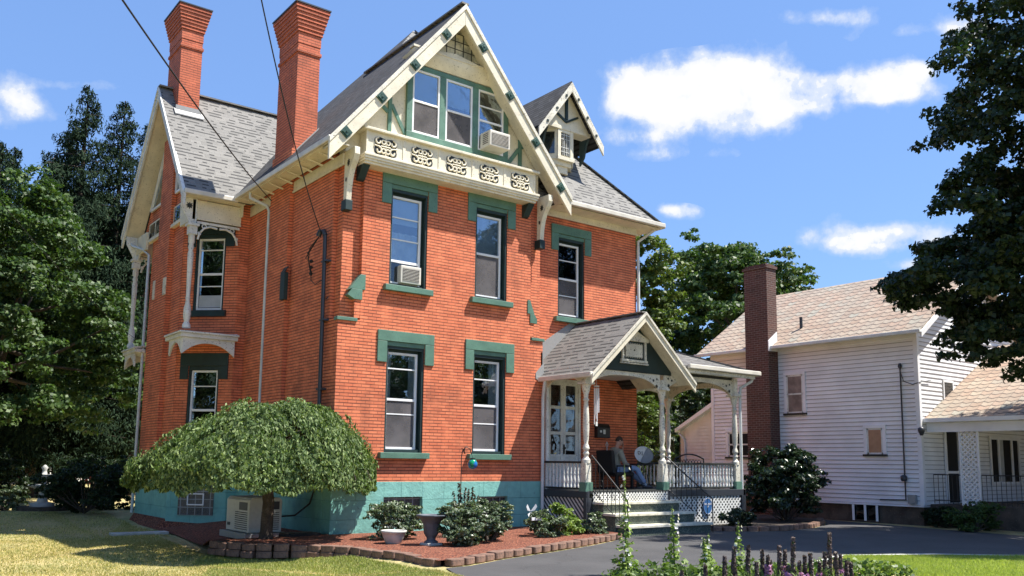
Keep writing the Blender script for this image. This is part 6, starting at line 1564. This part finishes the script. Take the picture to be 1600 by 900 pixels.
sheet('side_lawn', [(4.2,-8.95),(6.4,-7.7),(8.15,-8.5),(9.5,-9.7),(15.2,-14.4),(12,-18),(5,-14)], .006, 'lawn2') if False else None

# ------------------------------------------------------------------ WORLD, SUN, CAMERA
RI=V((0.79398437,-0.60782568,0.01169458)); UPv=V((-0.09017841,-0.09873011,0.99101979)); FW=V((0.60121267,0.78790882,0.13320292))
sc = bpy.context.scene
w = bpy.data.worlds.new('World'); sc.world = w; w.use_nodes = True; nt = w.node_tree; bg = nt.nodes['Background']
class WT(NT):
    def __init__(s): s.t = nt
W_ = WT()
sky = W_.n('ShaderNodeTexSky', sky_type='NISHITA'); sky.sun_disc = False; sky.sun_elevation = R(60.3); sky.sun_rotation = R(131.5); sky.air_density = 1.0; sky.dust_density = .4; sky.ozone_density = 1.6
tc = W_.n('ShaderNodeTexCoord').outputs['Generated']
wn_ = W_.n('ShaderNodeTexNoise'); wn_.inputs['Scale'].default_value = 9; wn_.inputs['Detail'].default_value = 9; wn_.inputs['Roughness'].default_value = .55; wn_.inputs['Distortion'].default_value = .2; W_.l(tc, wn_.inputs['Vector'])
n2 = W_.noise(3.2, 4, tc, .5)
CL = [(1090,132,85,34,1),(1190,118,80,36,1),(1150,165,150,34,.9),(1270,150,90,28,.9),(1375,122,60,32,1),(1400,145,50,18,.9),(975,125,34,24,.9),(1010,165,60,26,.8),(1060,205,60,22,.6),(1200,205,40,18,.55),
      (1280,28,55,13,.72),(1350,32,26,20,.7),(1410,50,26,11,.65),(1485,46,36,16,.75),(1298,372,46,28,1),(1345,385,40,16,.7),(1440,372,60,22,.75),(1060,333,26,10,.75),(22,150,34,38,.95),(60,180,26,20,.6),(95,130,30,10,.4),(1085,438,34,26,.95),(1430,415,30,10,.8),(1040,325,14,8,.6),
      (-500,200,260,60,.9),(2400,150,240,70,.9),(-1400,100,300,60,.9),(1110,240,30,8,.35),(960,215,60,14,.45),(1310,60,40,8,.4),(1520,50,40,22,.7),(1390,360,50,14,.6),(120,135,40,8,.35),(1030,240,40,10,.4),(1440,110,20,14,.8)]
total = None
for (u,v,ru,rv,st) in CL:
    d_ = (FW+RI*((u-799.4)/1378.3)-UPv*((v-538.4)/1378.3)); sx, sy = ru/1378.3, rv/1378.3
    d0 = d_.normalized(); L = d_.length; rx2 = (RI-d0*RI.dot(d0)).normalized(); uy = rx2.cross(d0)
    def dot(vec):
        x = W_.n('ShaderNodeVectorMath', operation='DOT_PRODUCT'); W_.l(tc, x.inputs[0]); x.inputs[1].default_value = vec; return x.outputs['Value']
    a = dot(tuple(rx2*(L/sx*1.0))); b = dot(tuple(uy*(L/sy*1.0))); f_ = dot(tuple(d0))
    bb = W_.math('MULTIPLY', b, b); low_ = W_.math('MULTIPLY', W_.math('LESS_THAN', b, 0.0), W_.math('MULTIPLY', bb, .5))
    r2 = W_.math('ADD', W_.math('ADD', W_.math('MULTIPLY', a, a), bb), low_)
    e_ = W_.math('MAXIMUM', W_.math('SUBTRACT', 1.0, W_.math('MULTIPLY', r2, .30)), 0.0)
    e_ = W_.math('MULTIPLY', W_.math('MULTIPLY', W_.math('MULTIPLY', e_, e_), st*.78), W_.math('GREATER_THAN', f_, 0.0))
    total = e_ if total is None else W_.math('ADD', total, e_)
total = W_.math('MINIMUM', total, .95)
n3 = W_.noise(26, 10, tc, .62)
dens = W_.math('ADD', total, W_.math('ADD', W_.math('MULTIPLY', W_.math('SUBTRACT', wn_.outputs['Fac'], .5), 1.7), W_.math('MULTIPLY', W_.math('SUBTRACT', n3, .5), 1.5)))
dens = W_.math('MULTIPLY', dens, W_.math('GREATER_THAN', total, .02))
mask = W_.ramp(dens, [(.22,(0,0,0)),(.44,(.25,.25,.25)),(.66,(.78,.78,.78)),(.92,(1,1,1))])
shade = W_.ramp(W_.math('ADD', dens, W_.math('MULTIPLY', n2, .5)), [(.60,(4.5,5.2,6.6)),(1.0,(5.7,6.05,6.6)),(1.4,(6.6,6.65,6.7))])
SKYK = 1.0
skc = W_.mix(.5, W_.mix(1.0, sky.outputs[0], (.88,1.06,1.27), 'MULTIPLY'), (1.95,3.5,7.2))
colr = W_.mix(mask, skc, shade)
W_.l(colr, bg.inputs['Color']); bg.inputs['Strength'].default_value = .076
sl = bpy.data.lights.new('Sun','SUN'); sl.energy = 5.0; sl.angle = R(.53); sl.color = (1,.955,.88)
so = bpy.data.objects.new('sun_light', sl); C.objects.link(so); so.rotation_euler = V((.70,-.555,1.60)).to_track_quat('Z','Y').to_euler(); so.location = (20,-20,30)
cam = bpy.data.cameras.new('Camera'); co = bpy.data.objects.new('Camera', cam); C.objects.link(co); sc.camera = co
cam.sensor_width = 36; cam.lens = 1378.26/1600*36; cam.shift_x = (800-799.37)/1600; cam.shift_y = (538.38-450)/1600; cam.clip_end = 2000; cam.clip_start = .1
co.matrix_world = Matrix(((RI.x,UPv.x,-FW.x,-8.2659),(RI.y,UPv.y,-FW.y,-16.9179),(RI.z,UPv.z,-FW.z,1.6),(0,0,0,1)))
sc.view_settings.view_transform = 'Standard'; sc.view_settings.look = 'None'; sc.view_settings.exposure = 1.0; sc.view_settings.gamma = 1
sc.cycles.max_bounces = 6; sc.cycles.transparent_max_bounces = 6; sc.cycles.use_denoising = True
